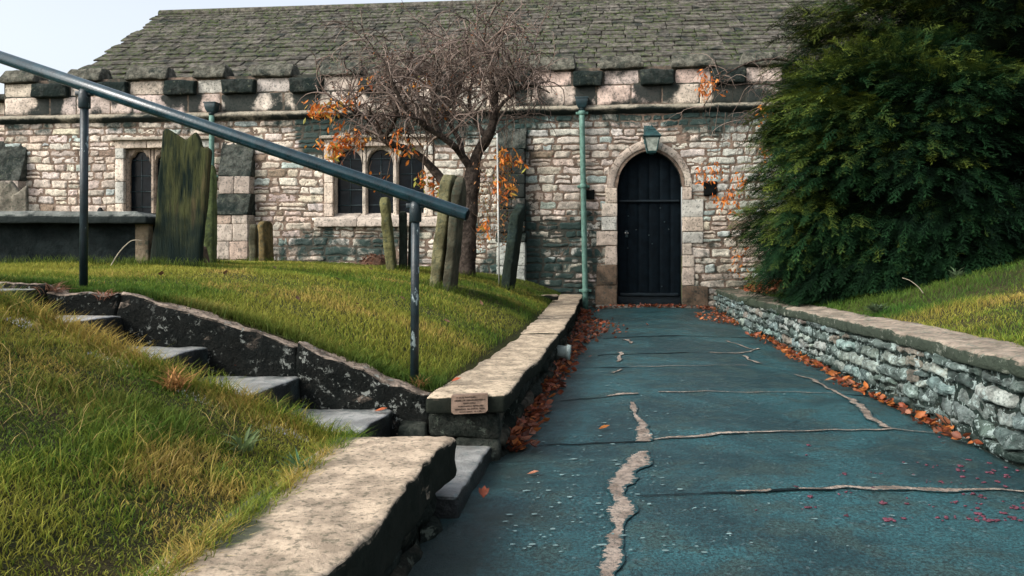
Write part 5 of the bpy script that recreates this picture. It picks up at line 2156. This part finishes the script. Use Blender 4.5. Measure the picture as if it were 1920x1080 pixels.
yew('yew_bush', (4.60, 9.75, 1.5), (1.42, 1.35, 1.85), 13000, 51, 'broad dark green yew bush with yellowish tips overhanging the right wall', .55, 1.0,
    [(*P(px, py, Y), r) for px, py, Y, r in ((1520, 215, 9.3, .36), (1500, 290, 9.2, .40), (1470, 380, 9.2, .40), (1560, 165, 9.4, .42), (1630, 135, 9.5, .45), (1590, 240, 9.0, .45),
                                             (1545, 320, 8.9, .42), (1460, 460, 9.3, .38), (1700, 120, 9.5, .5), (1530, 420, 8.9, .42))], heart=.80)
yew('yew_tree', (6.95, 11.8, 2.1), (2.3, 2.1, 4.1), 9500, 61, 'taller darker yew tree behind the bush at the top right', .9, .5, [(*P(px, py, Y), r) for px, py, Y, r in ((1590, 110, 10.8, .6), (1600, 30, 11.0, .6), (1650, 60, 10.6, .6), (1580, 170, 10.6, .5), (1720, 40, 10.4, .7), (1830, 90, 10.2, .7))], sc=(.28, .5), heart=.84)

# ------------------------------------------------------------------ fallen leaves
R = np.random.default_rng(91)
LP = [(.24, .062, .028), (.32, .10, .045), (.16, .05, .026), (.36, .16, .10), (.40, .13, .035), (.11, .04, .025)]


def litter(lab, X, Y, hgt, R, size=(.025, .078), pal=LP, w=(4, 3, 4, 2, 2, 4), zf=None, name='leaf_litter'):
    n = len(X)
    mb = MB()
    Z = (path_z(X, Y) if zf is None else zf(X, Y)) + .008 + R.random(n) * hgt
    D = rand_dirs(n, -.35, .5, R)
    D[:, 2] = np.abs(D[:, 2]) * .8
    L = R.uniform(*size, n)
    leaves(mb, np.stack([X, Y, Z], -1), D, rand_dirs(n, .3, 1, R), L, L * R.uniform(.45, .75, n), palette(R, n, pal, w, .25), R.uniform(-.3, 1.1, n))
    tag(mb.build(name, M['leaf']), lab, kind='stuff')


n = 1200
Y = 4.55 + 8.9 * R.random(n) ** 1.25
wd = .055 + .03 * vn(p2(Y * 1.7, Y * 0), 2) + .24 * np.exp(-((Y - 10.6) / .9) ** 2) + .08 * sm(6, 10, Y)
X = cap_right(Y) - .03 + np.abs(R.normal(0, 1, n)) * wd * .8
litter('drift of rusty fallen leaves along the left gutter of the path', X, Y, .05 * np.exp(-(X - cap_right(Y)) / .12), R)
n = 760
Y = 4.6 + 8.9 * R.random(n) ** .9
wd = .05 + .035 * vn(p2(Y * 2.1, Y * 0), 12) + .14 * sm(8.5, 11.5, Y)
keep = vn(p2(Y * 1.4, Y * 0), 5) > -.55
Y = Y[keep]
wd = wd[keep]
n = len(Y)
X = rw_x(Y) - .03 - np.abs(R.normal(0, 1, n)) * wd
litter('thin drift of orange leaves along the foot of the right wall', X, Y, .04, R, (.035, .075), LP, (3, 4, 2, 2, 6, 1))
n = 170
u = R.uniform(-.9, .95, n)
yv = -.12 - np.abs(R.normal(0, .13, n))
X, Y = OX + u * cs + yv * sn, OY - u * sn + yv * cs
litter('scatter of fallen leaves before the church door', X, Y, .02, R, (.05, .09))
n = 260
Y = R.uniform(11.2, 13.2, n)
X = rw_x(Y) + .3 + R.random(n) * .5
litter('orange leaves lying behind the wall at the foot of the yew', X, Y, .04, R, (.05, .1), LP, (3, 4, 2, 2, 6, 1), rbank_z)

# pink berries at bottom right
n = 90
py = 800 + 180 * R.random(n) ** .6
px = 1930 - np.abs(R.normal(0, 190, n))
mb = MB()
for a, b in zip(px, py):
    x, y, z = on_path(a, b, .0)
    if x > rw_x(y) - .05:
        continue
    for k in range(R.integers(1, 5)):
        r_ = R.uniform(.003, .009)
        p, q = rbox(2 * r_ * R.uniform(.7, 1.4), 2 * r_, .9 * r_, r_ * .8, (1, 1, 1))
        mb.add(p + np.array([x + R.normal(0, .012), y + R.normal(0, .012), z + r_ * .6]), q)
tag(mb.build('fallen_berries', M['petal']), 'crushed pink berries scattered over the near right of the path', kind='stuff')


# single leaves one can point to
def one_leaf(p, L, W, ang, col, lab, curl=.35, tilt=.15, lobes=0):
    mb = MB()
    D = np.array([[math.cos(ang), math.sin(ang), tilt]])
    leaves(mb, np.zeros((1, 3)), D, np.array([[.1, -.2, 1.0]]), L, W, np.array([col]), curl)
    if lobes:
        for s_ in (-1, 1):
            d2 = np.array([[math.cos(ang + s_ * .9), math.sin(ang + s_ * .9), tilt + .25]])
            leaves(mb, np.zeros((1, 3)) + D * L * .15, d2, np.array([[.1, -.2, 1.0]]), L * .7, W * .7, np.array([col]) * .9, curl)
    tag(mb.build('fallen_leaf', M['leaf'], None, loc=p), lab, 'leaf', 'single fallen leaves')


def on_step(px, py, i):
    b = SX[i]
    Y = (CH - (b[2] + .008)) / ((py - HY) / F)
    return np.array([(px - CX) / F * Y, Y, b[2] + .012])


one_leaf(on_path(1122, 808, .012), .07, .035, .2, (.40, .14, .03), 'small orange leaf alone on the path left of the pale patch')
one_leaf(on_path(906, 942, .02), .06, .034, 1.5, (.33, .085, .04), 'curled red leaf at the foot of the lowest step', .7, .5, 1)
one_leaf(on_path(988, 893, .012), .06, .03, -.2, (.40, .17, .1), 'pinkish leaf at the near tip of the left leaf drift')
one_leaf(on_path(1792, 812, .03), .13, .09, 2.6, (.52, .22, .12), 'large curled orange leaf under the right wall', .6, .4, 1)
one_leaf(on_path(1752, 793, .02), .10, .07, .4, (.52, .25, .16), 'pale pinkish leaf left of the large curled orange one', .5, .3, 1)
one_leaf(on_path(1842, 832, .02), .12, .07, .9, (.55, .30, .20), 'pale three-pointed leaf nearest the bottom of the right wall', .6, .45, 1)
one_leaf(on_path(1890, 856, .02), .09, .05, 2.9, (.30, .12, .07), 'brown leaf at the right edge of the picture by the wall foot', .4, .2, 0)
one_leaf(on_path(1545, 716, .012), .10, .04, .0, (.36, .16, .07), 'thin brown leaf beside the diagonal crack')
q = on_step(475, 699, 2)
one_leaf(q, .16, .06, 3.2, (.36, .06, .025), 'big red leaf lying on the third step', .3, .12, 1)
one_leaf(on_step(703, 771, 1) + np.array([0, -.02, 0]), .07, .035, .1, (.42, .12, .05), 'small red leaf at the back of the second step', .3, .12)
qq = P(845, 716, 4.62)
one_leaf((qq[0], qq[1] + .05, .385), .06, .035, .3, (.38, .1, .05), 'small red leaf in the grass beside the lower handrail post', .3, .2)


R = np.random.default_rng(71)
for px, Y in ((672, 6.0), (640, 7.2), (420, 6.4), (560, 5.6), (905, 8.0), (700, 9.0), (300, 6.0), (845, 6.4), (760, 6.8), (520, 8.0), (980, 9.6), (930, 10.6)):
    g = gpos(px, Y) + np.array([0, 0, .03])
    one_leaf(g, R.uniform(.05, .08), R.uniform(.025, .04), R.uniform(0, 6), np.array([.10, .055, .03]) * R.uniform(.7, 2.0), 'small brown leaf lying loose on the lawn', R.uniform(.2, .8), R.uniform(.1, .5))


# dry plants, weeds, stalks
def stalk(name, pts, r, lab, cat, mat='stalk'):
    pts = np.array(pts, float)
    b = pts[0].copy()
    mb = MB()
    tube(mb, spline(pts - b, 14), np.linspace(r, r * .6, 14), 6)
    tag(mb.build(name, M[mat], None, loc=b), lab, cat)


g = gpos(206, 7.2)
stalk('dry_stalk', [g, P(222, 475, 7.2), P(242, 454, 7.2), P(254, 450, 7.2), P(266, 451, 7.2)], .0045, 'pale bent dry stalk in front of the chest tomb', 'stalk')
xx, yy = P(1732, 0, 7.6)[0], 7.6
stalk('dry_stalk', [(xx, yy, float(rbank_z(xx, yy))), P(1722, 538, 7.6), P(1706, 526, 7.6), P(1692, 521, 7.6)], .0045, 'pale arched dry stalk on the bank under the yew', 'stalk')


def tuft(name, base, n, L, W, col, lab, cat, R, lean=.9):
    mb = MB()
    a = R.uniform(0, 6.28, n)
    l = R.uniform(.4, 1, n) * lean
    D = np.stack([np.cos(a) * l, np.sin(a) * l, R.uniform(.4, 1.2, n)], -1)
    leaves(mb, R.normal(0, .02, (n, 3)) * np.array([1, 1, .3]), D, np.stack([-np.cos(a), -np.sin(a), np.full(n, .8)], -1), R.uniform(.6, 1.1, n) * L, W, palette(R, n, [col, np.array(col) * .7, np.array(col) * 1.3], (3, 2, 1), .15), -.5)
    tag(mb.build(name, M['grass'], None, loc=base), lab, cat)


def bank_pt(px, py):
    Y = 3.0
    for _ in range(30):
        X = (px - CX) / F * Y
        z = float(bank_z(X, Y))
        Y = .5 * Y + .5 * (CH - z) / ((py - HY) / F)
    X = (px - CX) / F * Y
    return np.array([X, Y, float(bank_z(X, Y))])


R = np.random.default_rng(123)
tuft('weed', bank_pt(455, 850), 26, .11, .013, (.12, .17, .07), 'broad-bladed weed tuft on the near bank left of the pale slab', 'weed', R)
tuft('weed', bank_pt(555, 893), 30, .10, .011, (.10, .20, .10), 'bluish green weed spreading beside the pale foreground slab', 'weed', R)
tuft('dry_tuft', bank_pt(325, 735) + np.array([0, 0, 0]), 60, .13, .007, (.36, .19, .07), 'rusty dead tuft in the middle of the near bank', 'dry tuft', R)
tuft('dry_tuft', at_wall(97, 552, .02), 60, .13, .006, (.26, .14, .09), 'dead brown tuft hanging over the left end of the slab wall', 'dry tuft', R, 1.4)
tuft('dry_tuft', at_wall(196, 562, .02), 40, .10, .006, (.26, .12, .08), 'reddish dead tuft over the slab wall near the topmost step', 'dry tuft', R, 1.4)
b = P(785, 718, 4.64)
tuft('dry_tuft', (b[0] + .01, 4.64, float(lawn_z(b[0], 4.64))), 70, .09, .005, (.34, .2, .08), 'dry brown grass around the foot of the lower handrail post', 'dry tuft', R, 1.0)
for px, py, Y, nn, lab in ((1645, 585, 7.3, 46, 'grey-green leafy weed growing behind the right wall cap'), (1795, 530, 7.9, 26, 'pale weed sprig at the top of the right bank under the yew')):
    xx = P(px, 0, Y)[0]
    tuft('weed', (xx, Y, float(rbank_z(xx, Y))), nn * 2, .13, .016, (.11, .16, .085), lab, 'weed', R, 1.2)

# ------------------------------------------------------------------ light, sky, camera
world = bpy.data.worlds.new('World')
scene.world = world
world.use_nodes = True
nt = world.node_tree
nt.nodes.clear()
to_sun = np.array([-.72, -.42, .62])
to_sun /= np.linalg.norm(to_sun)
sky = nt.nodes.new('ShaderNodeTexSky')
sky.sky_type = 'NISHITA'
sky.sun_disc = False
sky.sun_elevation = math.asin(to_sun[2])
sky.sun_rotation = math.atan2(to_sun[0], to_sun[1])
sky.air_density = 1.0
sky.dust_density = 4.0
sky.ozone_density = 1.0
bg = nt.nodes.new('ShaderNodeBackground')
bg.inputs[1].default_value = 0.15
ow = nt.nodes.new('ShaderNodeOutputWorld')
hs = nt.nodes.new('ShaderNodeHueSaturation')      # overcast: the blue is greyed by cloud
hs.inputs['Saturation'].default_value = 0.42
nt.links.new(sky.outputs[0], hs.inputs['Color'])
nt.links.new(hs.outputs[0], bg.inputs[0])
nt.links.new(bg.outputs[0], ow.inputs[0])

sl_ = bpy.data.lights.new('sun', 'SUN')
sl_.energy = 1.1
sl_.angle = math.radians(26)
sl_.color = (1.0, .97, .92)
so = bpy.data.objects.new('sun', sl_)
from mathutils import Vector
so.rotation_euler = Vector(-to_sun).to_track_quat('-Z', 'Y').to_euler()
so.location = (-10, -6, 12)
COL.objects.link(so)

cam = bpy.data.cameras.new('camera')
cam.sensor_width = 36
cam.lens = 36 * F / 1920
cam.shift_x = 0
cam.shift_y = -(540 - HY) / 1920
cam.clip_start = .05
cam.clip_end = 600
co = bpy.data.objects.new('camera', cam)
co.location = (0, 0, CH)
co.rotation_euler = (math.pi / 2, 0, 0)
COL.objects.link(co)
scene.camera = co

scene.view_settings.view_transform = 'Standard'
scene.view_settings.look = 'None'
scene.view_settings.exposure = 1.03
scene.view_settings.gamma = 1.0
scene.render.engine = 'CYCLES'
scene.cycles.max_bounces = 6
scene.cycles.diffuse_bounces = 3
scene.cycles.glossy_bounces = 3
